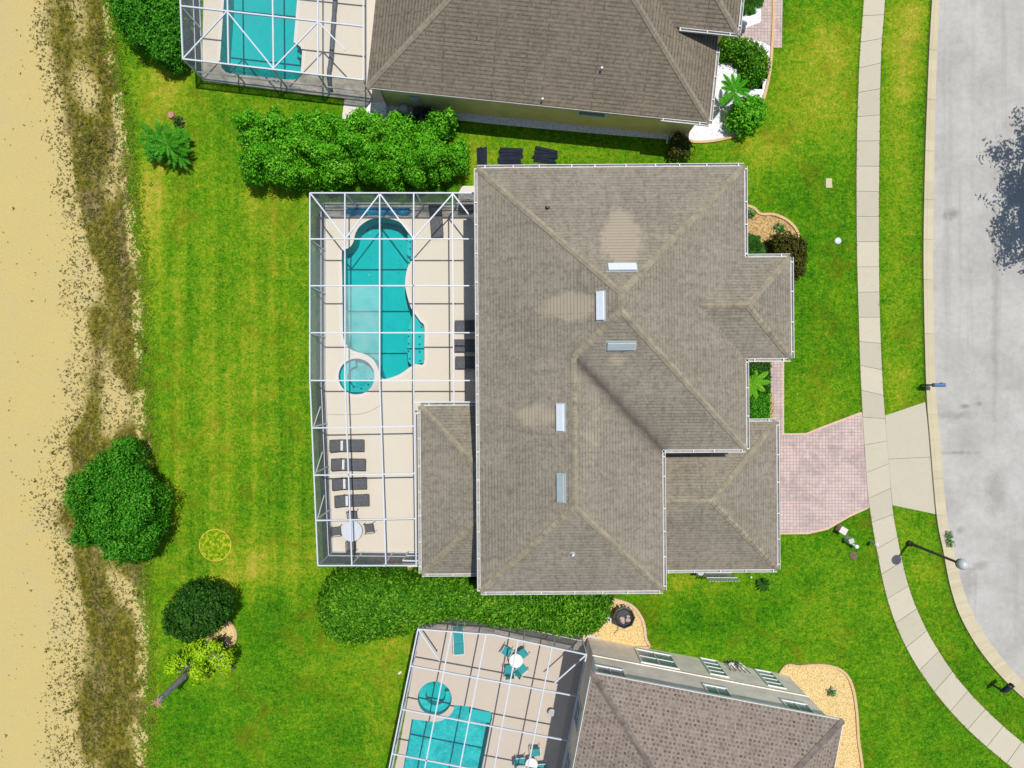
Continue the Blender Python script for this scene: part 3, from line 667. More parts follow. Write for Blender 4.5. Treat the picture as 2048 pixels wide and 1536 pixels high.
# garage wing
GZ = 3.0; gk = (CAM_H-GZ)/CAM_H/PPM
gq = lambda px, py: HF.inv(P(px, py, GZ))
gx1, gy1 = gq(1552, 843); _, gy0 = gq(1552, 1138); gx0 = bx1-.5-.0; gu = (gy1-gy0)/2; gm = (gy0+gy1)/2
G = lambda x, y, z: HF(x, y, GZ+z*SL)
gf = [[G(gx0, gy1, 0), G(gx0, gm, gu), G(gx1-gu, gm, gu), G(gx1, gy1, 0)], [G(gx0, gy0, 0), G(gx1, gy0, 0), G(gx1-gu, gm, gu), G(gx0, gm, gu)], [G(gx1, gy0, 0), G(gx1, gy1, 0), G(gx1-gu, gm, gu)]]
roof(house, gf, M['shingle'], M['cap'], lambda c: .35*math.exp(-(((HF.inv(c)[0]-gx0)/1.2)**2))+.15)
gl_ = [HF(gx0, gy0), HF(gx1, gy0), HF(gx1, gy1), HF(ax1-.5, gy1)]
eaves(house, gl_, GZ, closed=False)
gw = [HF(gx0, gy0+.5), HF(gx1-.5, gy0+.5), HF(gx1-.5, gy1-.5), HF(gx0, gy1-.5)]
walls(house, gw, 0, GZ-.08, M['stucco'])
gd = MB(); gA = HF(gx1-.5+.04, gm-2.4)
for i in range(4):
    for j in range(4): gd.bar(HF(gx1-.46, gm-2.4+j*1.2+.06, .3+i*.56), HF(gx1-.46, gm-2.4+(j+1)*1.2-.06, .3+i*.56), .05, .5)
gd.build('garage_door', M['trim'], house)
# lanai wing
LZ = 3.0
lq = lambda px, py: HF.inv(P(px, py, LZ))
lx0, ly1 = lq(841, 812); _, ly0 = lq(843, 1147); lx1 = ax0+.5; ld = lx1-lx0
Lf = lambda x, y, z: HF(x, y, LZ+z*SL)
lf = [[Lf(lx0, ly0, 0), Lf(lx1, ly0+ld, ld), Lf(lx1, ly1-ld, ld), Lf(lx0, ly1, 0)], [Lf(lx0, ly1, 0), Lf(lx1, ly1-ld, ld), Lf(lx1, ly1, 0)], [Lf(lx0, ly0, 0), Lf(lx1, ly0, 0), Lf(lx1, ly0+ld, ld)]]
roof(house, lf, M['shingle'], M['cap'], lambda c: .12)
eaves(house, [HF(lx1, ly1), HF(lx0, ly1), HF(lx0, ly0), HF(lx1, ly0)], LZ, closed=False)
walls(house, [HF(lx0+.45, ly0+.45), HF(lx1, ly0+.45), HF(lx1, ly1-.45), HF(lx0+.45, ly1-.45)], 0, LZ-.08, M['stucco'])
# windows and doors on the walls below the eaves
dE = Vector((HF.c, HF.s, 0)); dN = Vector((-HF.s, HF.c, 0))
for y_, zz, ww in ((hy(470), 3.6, 1.6), (hy(400), 3.6, 1.6), (hy(430), .9, 1.9)): window(house, HF(ax1-.5, y_), dN, zz, zz+1.3, ww, out=dE)
window(house, HF(ex1-.5, em-.9), dN, 3.6, 4.9, 1.8, out=dE); window(house, HF(ex1-.5, em-.5), dN, .05, 2.2, 1.0, 1, 3, out=dE)
for y_ in (hy(480), hy(640), hy(760)): window(house, HF(ax0+.5, y_), dN, .1, 2.3, 2.2, 2, 1, out=-dE)
for x_ in (hx(1020), hx(1180)): window(house, HF(x_, by0+.5), dE, 3.7, 4.9, 1.4, out=-dN)
for x_ in (hx(1020), hx(1200), hx(1380)): window(house, HF(x_, ay1-.5), dE, 3.7, 4.9, 1.4, out=dN)
# ---------------- upper neighbour
TZ = 3.4; a_, b_ = P(733, 175, TZ), P(1418, 246, TZ); TF = Fr((a_.x, a_.y), math.atan2(b_.y-a_.y, b_.x-a_.x)); TL = (b_-a_).length; TD = 14.0; tu = TD/2
house_t = empty('house', (a_.x+TL/2, a_.y+6, 0), 'single storey yellow house with a brown hip roof at the top edge of the photo', 'house')
T = lambda x, y, z: TF(x, y, TZ+z*SL)
tf = [[T(0, 0, 0), T(TL, 0, 0), T(TL-tu, tu, tu), T(tu, tu, tu)], [T(0, 0, 0), T(tu, tu, tu), T(0, TD, 0)], [T(0, TD, 0), T(tu, tu, tu), T(TL-tu, tu, tu), T(TL, TD, 0)], [T(TL, 0, 0), T(TL, TD, 0), T(TL-tu, tu, tu)]]
rt = roof(house_t, tf, M['shingle_t'], M['cap_t'], lambda c: .0)
WZ = 4.6; c_ = P(1475, 67, WZ); wx1, wy0 = TF.inv(c_); wx0 = wx1-9; wd = 8.0; wu = wd/2
T2 = lambda x, y, z: TF(x, y, WZ+z*SL)
wf = [[T2(wx0, wy0, 0), T2(wx1, wy0, 0), T2(wx1-wu, wy0+wu, wu), T2(wx0, wy0+wu, wu)], [T2(wx1, wy0, 0), T2(wx1, wy0+wd, 0), T2(wx1-wu, wy0+wu, wu)], [T2(wx0, wy0+wd, 0), T2(wx0, wy0+wu, wu), T2(wx1-wu, wy0+wu, wu), T2(wx1, wy0+wd, 0)]]
roof(house_t, wf, M['shingle_t'], M['cap_t'])
tl_ = [TF(0, 0), TF(TL, 0), TF(TL, TD), TF(0, TD)]
eaves(house_t, tl_, TZ, gutter=False, mg=M['soffit']); eaves(house_t, [TF(TL-2.6, 0), TF(TL, 0), TF(TL, wy0-.2)], TZ+.01, closed=False)
eaves(house_t, [TF(wx1-3.05, wy0), TF(wx1, wy0), TF(wx1, wy0+wd)], WZ, closed=False)
tw = inset(tl_, .42); walls(house_t, tw, 0, TZ-.1, M['stucco_y']); sheet('soffit', [(p.x, p.y) for p in inset(tl_, .03)], TZ-.13, M['soffit'], parent=house_t)
walls(house_t, [TF(wx0, wy0+.45), TF(wx1-.45, wy0+.45), TF(wx1-.45, wy0+wd-.45), TF(wx0, wy0+wd-.45)], 0, WZ-.1, M['stucco_y'])
dT = Vector((TF.c, TF.s, 0)); oT = Vector((TF.s, -TF.c, 0))
window(house_t, TF(TL*.655-.6, .42), dT, 1.7, 2.75, 1.55, 1, 1, out=oT)
for x_ in (.55, TL-1.55):
    ds = MB(); q = TF(x_, .42)+oT*.08; ds.tube([q+Vector((0, 0, 3.2)), q+Vector((0, 0, .25)), q+oT*.5+Vector((0, 0, .08))], .055, 8); ds.build('downspout', M['trim'] if x_ > 2 else M['vent_g'], house_t)
mp = MB(); mp.box(TF(2.35, .3)+Vector((0, 0, 1.5)), (.5, .2, .7), 0); mp.build('meter_box', M['greymetal'], house_t)
for px, py, zz in ((1211, 110, 6.0), (1086, 190, 4.3)):
    q = P(px, py, zz); lx, ly = TF.inv(q); zr = TZ+ly*SL; mb = MB(); q = TF(lx, ly, zr); mb.cyl(q-Vector((0, 0, .1)), .06, .45, 10); mb.build('vent_pipe', M['white'], rt)
# ---------------- lower neighbour
BZ = 6.0; a_, b_ = P(1183, 1345, BZ), P(1687, 1441, BZ); BF = Fr((a_.x, a_.y), math.atan2(b_.y-a_.y, b_.x-a_.x)); BL = (b_-a_).length; BD = 15.0; bu = BL/2
house_b = empty('house', (a_.x+5, a_.y-6, 0), 'two storey grey stucco house with speckled shingle roof at the bottom edge', 'house')
B = lambda x, y, z: BF(x, y, BZ+z*.45)
bf = [[B(0, 0, 0), B(bu, -bu, bu), B(BL, 0, 0)], [B(0, 0, 0), B(0, -BD, 0), B(bu, -BD+bu, bu), B(bu, -bu, bu)], [B(BL, 0, 0), B(bu, -bu, bu), B(bu, -BD+bu, bu), B(BL, -BD, 0)], [B(0, -BD, 0), B(BL, -BD, 0), B(bu, -BD+bu, bu)]]
roof(house_b, bf, M['shingle_b'], M['cap_b'], lambda c: 0, capw=.17)
bl_ = [BF(0, 0), BF(BL, 0), BF(BL, -BD), BF(0, -BD)]
eaves(house_b, bl_, BZ, gutter=False, mg=M['trim']); sheet('soffit', [(p.x, p.y) for p in inset(bl_, .03)], BZ-.13, M['soffit'], parent=house_b)
bw = [BF(.5, -.25), BF(BL-.45, -.25), BF(BL-.45, -BD+.5), BF(.5, -BD+.5)]; walls(house_b, bw, 0, BZ-.1, M['stucco_g'])
dB = Vector((BF.c, BF.s, 0)); oB = Vector((-BF.s, BF.c, 0))
bb = MB(); bb.bar(BF(.45, -.235, 2.9), BF(BL-.4, -.235, 2.9), .06, .05); bb.build('trim_band', M['stucco_g'], house_b)
def wall_at(px, py):
    """position along the lower neighbour's front wall and height for a photo pixel"""
    best = None
    for k in range(0, 590):
        z = k*.01; p = P(px, py, z); x, y = BF.inv(p); e = abs(y+.25)
        if best is None or e < best[0]: best = (e, x, z)
    return best[1:]
for c0, c1, nx, ny in (((1271, 1299), (1357, 1339), 2, 2), ((1400, 1317), (1456, 1355), 1, 4), ((1510, 1340), (1571, 1378), 1, 4)):
    x0, z0 = wall_at(*c0); x1, z1 = wall_at(*c1); x0_, x1_ = min(x0, x1), max(x0, x1)
    window(house_b, BF(x0_, -.25), dB, z0, z1, x1_-x0_, nx, ny, out=oB)
for px, py, ww in ((1220, 1342, 1.5), (1433, 1380, 1.25), (1593, 1412, 1.35)):
    x0, z0 = wall_at(px, py); window(house_b, BF(x0-ww/2, -.25), dB, z0-.35, min(z0+.75, 5.7), ww, 2, 1, out=oB)
for yy in (-2.2, -5.2, -7.8, -10.5): window(house_b, BF(.5, yy-1.2), -oB, .9 if yy > -9 else .1, 2.4, 1.3, 2, 2, out=-dB)

# ------------------------------------------------------------------ pools
def pool(name, label, outline, zdeck, depth, mb_, mw, cat='swimming pool', bench=(), dots=()):
    c = np.mean(np.array(outline), 0); root = empty(name, (c[0], c[1], zdeck), label, cat); zw = zdeck-.1
    m = MB(); n = len(outline); m.add([(x, y, z) for z in (zdeck-.002, zdeck-depth) for x, y in outline], [(k, (k+1) % n, n+(k+1) % n, n+k) for k in range(n)])
    wl = m.build('basin_wall', mb_, root)
    sheet('basin_floor', outline, zdeck-depth, mb_, parent=root)
    sheet('water', [((x-c[0])*.999+c[0], (y-c[1])*.999+c[1]) for x, y in outline], zw, mw, parent=root)
    for poly, dz, mm in bench:
        q = MB(); q.prism(poly, zdeck-depth+.01, zdeck-dz); q.build('bench', mm, root)
    if dots:
        for x, y, dz in dots: MB().cyl((x, y, zdeck-dz), .055, .02, 8).build('tile_dot', M['tile'], root)
    mc = MB(); cc = [Vector((x, y, 0)) for x, y in outline]
    area = sum(cc[i].x*cc[(i+1) % n].y-cc[(i+1) % n].x*cc[i].y for i in range(n)); sg = 1 if area > 0 else -1; o_ = []
    for i in range(n):
        d = (cc[(i+1) % n]-cc[i-1]).normalized(); o_.append(cc[i]+Vector((d.y, -d.x, 0))*sg*.2)
    vs = [(p.x, p.y, zdeck+.012) for p in cc]+[(p.x, p.y, zdeck+.008) for p in o_]
    mc.add(vs, [(k, (k+1) % n, n+(k+1) % n, n+k) for k in range(n)]); mc.build('coping', M['pad'] if zdeck == .06 else M['tandeck'], root)
    return root
PL = smooth_loop(POOLP, 3); ZD = .06
pxy = lambda *a: tuple(P(*a)[:2])
bench1 = [pxy(a, b) for a, b in ((814, 463), (824.5, 476), (824.5, 500), (822.5, 520), (814, 536), (813, 500))]
shelf1 = [pxy(a, b) for a, b in ((826, 623), (841, 644), (848, 654), (848, 690), (847, 726), (833, 727), (823, 732), (815, 722), (813, 700), (814, 660), (820, 640))]
dots1 = [(*pxy(819, y), .34) for y in (482, 496, 512, 528)]+[(*pxy(x, y), .34) for x, y in ((817, 659), (816, 672), (816, 687), (816, 702), (818, 717), (842, 653), (838, 673), (838, 688), (838, 703), (839, 721), (826, 674), (826, 689), (826, 705))]
pool('swimming_pool', 'free form turquoise pool inside the screen enclosure of the big middle house', PL, ZD, 1.5, M['basin'], M['water'], bench=[(bench1, .36, M['shelf']), (shelf1, .36, M['shelf'])], dots=dots1)
spo = circ(SPA_C, SPA_R)
def spa_ring(c, r0): return [(c[0]+r*math.cos(t), c[1]+r*math.sin(t)) for r, ts in ((r0*.995, np.linspace(-4.5, .3, 24)), (r0*.6, np.linspace(.3, -4.5, 24))) for t in ts]
pool('hot_tub', 'round spa pool beside the free form pool of the middle house', spo, ZD, 1.0, M['basin_p'], M['water'], 'hot tub', bench=[(spa_ring(SPA_C, SPA_R), .45, M['shelf'])], dots=[(*pxy(x, y), .43) for x, y in ((740, 758), (734, 769), (704, 774), (720, 777))])
pt_ = POOLP_T
pool('swimming_pool', 'plain turquoise pool with rounded corner step at the top edge of the photo', pt_, ZD, 1.5, M['basin'], M['water'], bench=[([pxy(a, b) for a, b in ((586, 87), (596, 90.5), (602, 96), (604.5, 104), (590, 104))], .8, M['basin'])])
shelfb = [pxy(a, b) for a, b in ((945, 1414), (978, 1423), (983, 1429), (983, 1437), (979, 1451), (940, 1440))]
pool('swimming_pool', 'rippled turquoise pool beside the speckled roof house at the bottom edge', POOLP_B, .05, 1.4, M['basin_p'], M['water_r'], bench=[(shelfb, .35, M['shelf'])])
pool('hot_tub', 'round spa pool in the tilted enclosure at the bottom edge', circ(SPA_BC, SPA_BR), .05, 1.0, M['basin'], M['water'], 'hot tub', bench=[([(p[0], p[1]) for p in spa_ring(SPA_BC, SPA_BR)], .45, M['basin_p'])])
tag(sheet('pool_deck', DECK, ZD, M['deck'], holes=[PL, spo], thick=.12), kind='structure')
tag(sheet('pool_deck', DECK_T, ZD, M['deck'], holes=[pt_], thick=.12), kind='structure')
tag(sheet('pool_deck', DECK_B, .05, M['tandeck'], holes=[POOLP_B, circ(SPA_BC, SPA_BR)], thick=.12), kind='structure')
# hairline joint curving over the deck
jl = MB(); jp = smooth_line([(655, 829), (700, 829), (725, 827), (745, 820), (760, 811)], 6); jl.tube([P(*p)+Vector((0, 0, ZD+.002)) for p in jp], .018, 5); tag(jl.build('deck_joint', M['trough']), kind='structure')

# ------------------------------------------------------------------ screen enclosures
def enclosure(label, z, beams, braces, walls_, panels, door=None, wb=.065, hb=.1):
    pts = [P(*a, z) for a, *_ in walls_]; c = sum(pts, Vector((0, 0, 0)))/len(pts)
    root = empty('pool_enclosure', (c.x, c.y, 0), label, 'pool enclosure')
    for i, (a, b) in enumerate(beams): MB().bar(P(*a, z)+Vector((0, 0, -.002*(i % 7))), P(*b, z)+Vector((0, 0, -.002*(i % 7))), wb, hb).build('beam', M['white'], root)
    for i, (a, b) in enumerate(braces): MB().bar(P(*a, z)+Vector((0, 0, -.02-.002*(i % 5))), P(*b, z)+Vector((0, 0, -.02-.002*(i % 5))), .07, .07).build('brace', M['white'], root)
    for a, b, nb, sk in walls_:
        A, Bp = P(*a, z), P(*b, z); A0, B0 = Vector((A.x, A.y, .06)), Vector((Bp.x, Bp.y, .06)); up = Vector((0, 0, 1))
        for i in range(nb+1):
            if sk and i in sk: continue
            q = A0.lerp(B0, i/nb); MB().bar(q, q+up*(z-.06-.06), .08, .08, up=(B0-A0).normalized()).build('post', M['white'], root)
        for zz in (.08, .95): MB().bar(A0+up*zz, B0+up*zz, .06, .06 if zz > .5 else .1).build('rail', M['white'], root)
        cuts = [0, .245, 1.0] if (a, nb) == ((620, 386), 4) else [0, 1]
        for k in range(len(cuts)-1):
            s = MB(); u0, u1 = A0.lerp(B0, cuts[k]), A0.lerp(B0, cuts[k+1]); s.quad(u0+up*.02, u1+up*.02, u1+up*(z-.1), u0+up*(z-.1)); s.build('screen_wall', M['screen_l' if k else 'screen'], root)
    for cells, mm in panels:
        s = MB()
        for k, q in enumerate(cells): s.quad(*[P(x, y, z)+Vector((0, 0, -.03)) for x, y in q])
        s.build('roof_screen', mm, root)
    return root
def lerpx(a, b, y): return a[0]+(b[0]-a[0])*(y-a[1])/(b[1]-a[1])
def LX(i, y):
    top = (620, 690, 759.5, 827.5, 905, 975)[i]
    if y <= 760 or i > 3: return top
    return top + (16, 14, 12.5, 5)[i]*(y-760)/371
YS = [386, 478, 571.5, 665.5, 761, 856, 950.5, 1041, 1131]
beams = []
for i in range(4):
    beams += [((LX(i, 386), 386), (LX(i, 760), 760)), ((LX(i, 760), 760), (LX(i, 1131), 1131))]
beams[-1] = ((LX(3, 760), 760), (LX(3, 806), 806)); beams += [((LX(3, 806), 806), (LX(3, 1133), 1133))]
beams += [((905, 386), (908, 805)), ((LX(3, 805), 804), (975, 804))]
for y in YS:
    beams.append(((LX(0, y), y), (975 if y < 800 else LX(3, y), y - (0 if y < 800 else 4*(y < 1100)))))
braces = [((621, 387), (691, 477)), ((691, 477), (759, 388)), ((760, 388), (827, 477)), ((827, 477), (905, 388)), ((906, 388), (958, 455))]
wl_ = [((620, 386), (620, 761), 4, None), ((620, 761), (636, 1131), 4, [0]), ((620, 386), (975, 386), 5, [0]), ((636, 1131), (833, 1133), 3, [0])]
normal, pale = [], []
for i in range(5):
    for j in range(8):
        y0, y1 = YS[j], YS[j+1]
        if i >= 3 and y0 > 780: continue
        if i >= 3: y1 = min(y1, 804)
        q = ((LX(i, y0), y0), (LX(i+1, y0), y0), (LX(i+1, y1), y1), (LX(i, y1), y1))
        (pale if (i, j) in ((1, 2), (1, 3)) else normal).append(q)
    if i == 3:
        pass
normal.append(((LX(3, 761), 761), (905, 761), (905, 804), (LX(3, 804), 804))); normal.append(((905, 761), (975, 761), (975, 804), (905, 804)))
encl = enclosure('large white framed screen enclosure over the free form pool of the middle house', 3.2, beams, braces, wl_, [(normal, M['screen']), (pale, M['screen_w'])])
# diagonal wall braces and the screen door of the enclosure
for y in (856, 950.5, 1041):
    a = P(LX(0, y), y, 3.2); MB().bar(a+Vector((.02, 0, -.15)), a+Vector((.02, 1.1, -1.6)), .05, .05).build('brace', M['white'], encl)
    MB().bar(a+Vector((.02, .02, -.1)), a+Vector((1.1, .02, -.02)), .05, .05).build('brace', M['white'], encl)
dr = MB(); q0, q1 = P(800, 1132, 3.2), P(830, 1133, 3.2)
for a, b in (((q0.x, q0.y+.03, .1), (q0.x, q0.y+.03, 2.1)), ((q1.x, q1.y+.03, .1), (q1.x, q1.y+.03, 2.1)), ((q0.x, q0.y+.03, 2.1), (q1.x, q1.y+.03, 2.1)), ((q0.x, q0.y+.03, 1.0), (q1.x, q1.y+.03, 1.0)), ((q0.x, q0.y+.03, .12), (q1.x, q1.y+.03, .12))): dr.bar(a, b, .08, .08)
dr.build('screen_door', M['white'], encl)
# upper neighbour's enclosure
tz = 2.6
def tb(x0, y0, x1, y1): return ((x0, y0), (x1, y1))
tbe = [tb(355, -150, 361, 0), tb(361, 0, 366, 118), tb(366, 118, 727, 160), tb(362, 12, 727, 53), tb(358, -92, 727, -55), tb(453, -140, 457, 128), tb(544, -140, 547, 138), tb(636, -140, 636, 148), tb(727, -140, 727, 160), tb(355, -150, 727, -140)]
tbr = [tb(366, 117, 454, 22), tb(455, 24, 546, 136), tb(547, 136, 636, 43), tb(637, 44, 690, 100)]
twl = [((366, 118), (358, -92), 2, None), ((366, 118), (727, 160), 4, [0])]
tc = [[(361, 0), (727, 40), (727, 160), (366, 118)], [(355, -150), (727, -140), (727, 40), (361, 0)]]
enclosure('white framed screen enclosure over the plain pool at the top edge', tz, tbe, tbr, twl, [(tc, M['screen'])], wb=.075)
# lower neighbour's enclosure
bz = 3.0
bbe = [tb(836, 1258, 987, 1269), tb(987, 1269, 1173, 1309), tb(836, 1258, 765, 1600), tb(903, 1264, 839, 1590), tb(972, 1269, 909, 1590), tb(1036, 1280, 978, 1590), tb(1104, 1294, 1045, 1590), tb(1173, 1309, 1118, 1570), tb(820, 1331, 1158, 1393), tb(803, 1418, 1140, 1482), tb(784, 1507, 1122, 1572)]
bbr = [tb(837, 1259, 880, 1322), tb(880, 1322, 878, 1340), tb(1172, 1310, 1109, 1366), tb(1109, 1366, 1090, 1380)]
bwl = [((836, 1258), (765, 1600), 4, None), ((836, 1258), (987, 1269), 2, [0]), ((987, 1269), (1173, 1309), 3, [0])]
bc = [[(836, 1258), (987, 1269), (940, 1590), (765, 1600)], [(987, 1269), (1173, 1309), (1118, 1570), (940, 1590)]]
enclosure('tilted white framed screen enclosure with teal furniture at the bottom edge', bz, bbe, bbr[::2], bwl, [(bc, M['screen'])], wb=.068)

# ------------------------------------------------------------------ furniture
def lounger(msl, mfr, label, group, L=1.95, W=.68, strap=True):
    r = empty('sun_lounger', (0, 0, 0), label, 'sun lounger', group)
    f = MB()
    for s in (-1, 1): f.tube([(-L/2+.55, s*W/2, .32), (L/2, s*W/2, .32)], .022, 6); f.tube([(-L/2+.55, s*W/2, .33), (-L/2+.02, s*W/2, .62)], .022, 6)
    f.tube([(L/2, -W/2, .32), (L/2, W/2, .32)], .022, 6); f.tube([(-L/2+.02, -W/2, .62), (-L/2+.02, W/2, .62)], .022, 6); f.build('frame', mfr, r)
    for sx in (-L/2+.45, L/2-.2):
        for s in (-1, 1): MB().tube([(sx, s*W/2*.97, .32), (sx, s*W/2*.97, 0)], .022, 6).build('leg', mfr, r)
    n = 6; m = MB(); vs = []
    for i in range(n+1):
        x = -L/2+.56+(L-.57)*i/n; zz = .325-.03*math.sin(math.pi*i/n)
        vs += [(x, -W/2+.015, zz), (x, W/2-.015, zz)]
    m.add(vs, [(2*i, 2*i+1, 2*i+3, 2*i+2) for i in range(n)]); m.build('seat', msl, r)
    b = MB(); b.quad((-L/2+.55, -W/2+.015, .33), (-L/2+.55, W/2-.015, .33), (-L/2+.03, W/2-.015, .62), (-L/2+.03, -W/2+.015, .62)); bo = b.build('backrest', msl, r)
    if strap:
        q = MB()
        for k in (-2, -1, 0, 1): q.bar((-L/2+.60, k*.14+.0, .385), (-L/2+.72, k*.14+.14, .365), .05, .02); q.bar((-L/2+.72, k*.14, .36), (-L/2+.60, k*.14+.14, .38), .05, .018)
        q.build('lacing', M['trim'], r)
    return r
def chair(msl, mfr, label, group):
    r = empty('patio_chair', (0, 0, 0), label, 'chair', group); s_ = MB(); s_.box((0, 0, .43), (.5, .5, .04)); s_.build('seat', msl, r, bevel=.012)
    b = MB(); b.bar((0, -.25, .45), (0, -.38, .92), .5, .03, up=(0, 1, 0)); b.build('backrest', msl, r)
    for s in (-1, 1):
        MB().tube([(s*.28, .26, .02), (s*.28, .25, .64), (s*.28, -.3, .66)], .018, 6).build('arm', mfr, r)
        MB().tube([(s*.26, -.25, .44), (s*.27, -.34, 0)], .018, 6).build('leg', mfr, r)
        MB().tube([(s*.26, .22, .42), (s*.265, .26, 0)], .018, 6).build('leg', mfr, r)
    return r
def table(label, rad, mtop, mleg, ped=True):
    r = empty('patio_table', (0, 0, 0), label, 'table'); t = MB(); t.lathe((0, 0, .7), [(rad-.02, 0), (rad, .015), (rad, .035), (rad-.015, .045), (.03, .046)], 36); t.build('tabletop', mtop, r)
    if ped: MB().tube([(0, 0, .7), (0, 0, .06)], .04, 10).build('pedestal', mleg, r); q = MB(); q.lathe((0, 0, 0), [(.28, 0), (.28, .03), (.08, .07)], 20); q.build('base', mleg, r)
    else:
        for k in range(4): MB().tube([(rad*.7*math.cos(k*1.571+.785), rad*.7*math.sin(k*1.571+.785), 0), (rad*.6*math.cos(k*1.571+.785), rad*.6*math.sin(k*1.571+.785), .7)], .02, 6).build('leg', mleg, r)
    return r
def place(o, px, py, zc, rz, zb=ZD):
    p = P(px, py, zc); o.location = (p.x, p.y, zb); o.rotation_euler = (0, 0, rz); return o
GL = 'charcoal sun loungers on the pool deck'
L0 = lounger(M['sling'], M['bronze'], 'charcoal sun lounger nearest the pool in the row of four along the enclosure wall', GL)
place(L0, 695, 891, .35, 0)
for px, py, lab in ((698, 929, 'second charcoal sun lounger from the pool in the row of four'), (700, 967, 'third charcoal sun lounger from the pool in the row of four'), (705, 1001, 'charcoal sun lounger in the row of four closest to the round white table')):
    o = copy_tree(L0); o['label'] = lab; place(o, px, py, .35, R(random.uniform(-1.5, 1.5)))
L1 = lounger(M['sling'], M['bronze'], 'charcoal sun lounger half under the eave beside the pool steps, topmost of three', 'charcoal sun loungers under the house eave', strap=False)
place(L1, 944, 653, .35, R(180))
for px, py, lab in ((942, 691, 'charcoal sun lounger half under the eave, the middle one of three'), (945, 725, 'charcoal sun lounger half under the eave, lowest of three')):
    o = copy_tree(L1); o['label'] = lab; place(o, px, py, .35, R(180))
o = copy_tree(L1); o['label'] = 'charcoal sun lounger standing alone at the top end of the pool deck'; o['group'] = GL; place(o, 873, 440, .35, R(-86))
tb0 = table('round white patio table with four dark chairs on the pool deck', .6, M['white'], M['white']); place(tb0, 704, 1062, .75, 0)
GC = 'dark chairs around the white table'
c0 = chair(M['sling'], M['bronze'], 'dark patio chair on the lounger side of the round white table', GC); place(c0, 706, 1032, .45, R(180+8))
for px, py, rz, lab in ((738, 1056, 98, 'dark patio chair on the house side of the round white table'), (673, 1062, -84, 'dark patio chair between the round white table and the enclosure wall'), (703, 1091, 2, 'dark patio chair at the bottom side of the round white table')):
    o = copy_tree(c0); o['label'] = lab; place(o, px, py, .45, R(rz))
# rolled pool covers
def roll(name, label, pts, r, m, zb):
    pp = smooth_line(pts, 6); mb = MB(); q = [P(*p)+Vector((0, 0, zb+r*.75+.02*math.sin(i*1.7))) for i, p in enumerate(pp)]
    mb.tube(q, [r*(.82+.22*noise.noise(Vector((i*.5, r, 3)))) for i in range(len(q))], 10); o = mb.build(name, m, smooth=True)
    tag(o, label, 'pool cover'); return o
def cover():
    mb = MB(); a, b = [], []
    n = 40
    vs = []; rows = 9
    for i in range(n+1):
        px = 690+(822-690)*i/n; yc = 424+2.5*noise.noise(Vector((i*.22, 0, 7))); hw = (8+3.0*noise.noise(Vector((i*.3, 4, 1))))*min(1, (i+2)/5, (n+2-i)/4)
        for j in range(rows):
            t = j/(rows-1)*2-1; z = ZD+.02+.2*(1-t*t)*(.7+.5*noise.noise(Vector((i*.45, j*.8, 2))))
            p = P(px, yc+hw*t); vs.append((p.x, p.y, z))
    mb.add(vs, [(i*rows+j, (i+1)*rows+j, (i+1)*rows+j+1, i*rows+j+1) for i in range(n) for j in range(rows-1)])
    tag(mb.build('pool_cover', M['tarp'], smooth=True), 'crumpled blue pool cover lying at the top end of the free form pool', 'pool cover')
cover()
roll('pool_cover', 'long rolled dark grey cover on the deck beside the plain pool at the top', [(674, -60), (672, 0), (668, 60), (664, 120), (660, 150), (663, 185)], .17, M['greytarp'], ZD)
sb = empty('storage_box', P(934, 417)+Vector((0, 0, ZD)), 'dark storage box in the top right corner of the pool deck', 'storage box')
MB().box(P(934, 417)+Vector((0, 0, ZD+.27)), (.8, .5, .54)).build('body', M['greytarp'], sb, bevel=.02); MB().box(P(934, 417)+Vector((0, 0, ZD+.575)), (.86, .56, .06)).build('lid', M['dark'], sb, bevel=.02)
# teal furniture of the lower neighbour
GT = 'teal patio chairs'
tc0 = chair(M['teal'], M['trim'], 'teal patio chair at the upper left of the glass table', GT); place(tc0, 1013, 1302, .45, R(150), .05)
for px, py, rz, lab in ((1047, 1306, 215, 'teal patio chair at the upper right of the glass table'), (1044, 1337, -50, 'teal patio chair at the lower right of the glass table'), (1018, 1338, 8, 'teal patio chair at the lower left of the glass table, nearest the spa')):
    o = copy_tree(tc0); o['label'] = lab; place(o, px, py, .45, R(rz), .05)
place(table('round pale glass table between four teal chairs', .4, M['trim'], M['trim'], False), 1032, 1321, .72, 0, .05)
TL0 = lounger(M['teal'], M['trim'], 'teal sun lounger under the top beam of the tilted enclosure', 'teal sun loungers', 1.6, .62, False); place(TL0, 917, 1279, .35, R(94), .05)
for px, py, rz, lab in ((1071, 1503, 185, 'teal patio chair above the square table at the bottom edge'), (1042, 1522, -85, 'teal patio chair left of the square table at the bottom edge'), (1083, 1534, 95, 'teal patio chair right of the square table cut by the bottom edge')):
    o = copy_tree(tc0); o['label'] = lab; place(o, px, py, .45, R(rz), .05)
place(table('small pale table among teal chairs at the bottom edge', .36, M['trim'], M['trim'], False), 1063, 1528, .72, 0, .05)
ft = empty('plant_stand', P(1103, 1418)+Vector((0, 0, .05)), 'small grey wire stand on the tan deck beside the bottom house', 'stand'); MB().lathe(P(1103, 1418)+Vector((0, 0, .45)), [(.2, 0), (.22, .03), (.05, .035)], 16).build('top', M['greymetal'], ft); MB().tube([P(1103, 1418)+Vector((0, 0, .05)), P(1103, 1418)+Vector((0, 0, .45))], .03, 8).build('stem', M['greymetal'], ft)

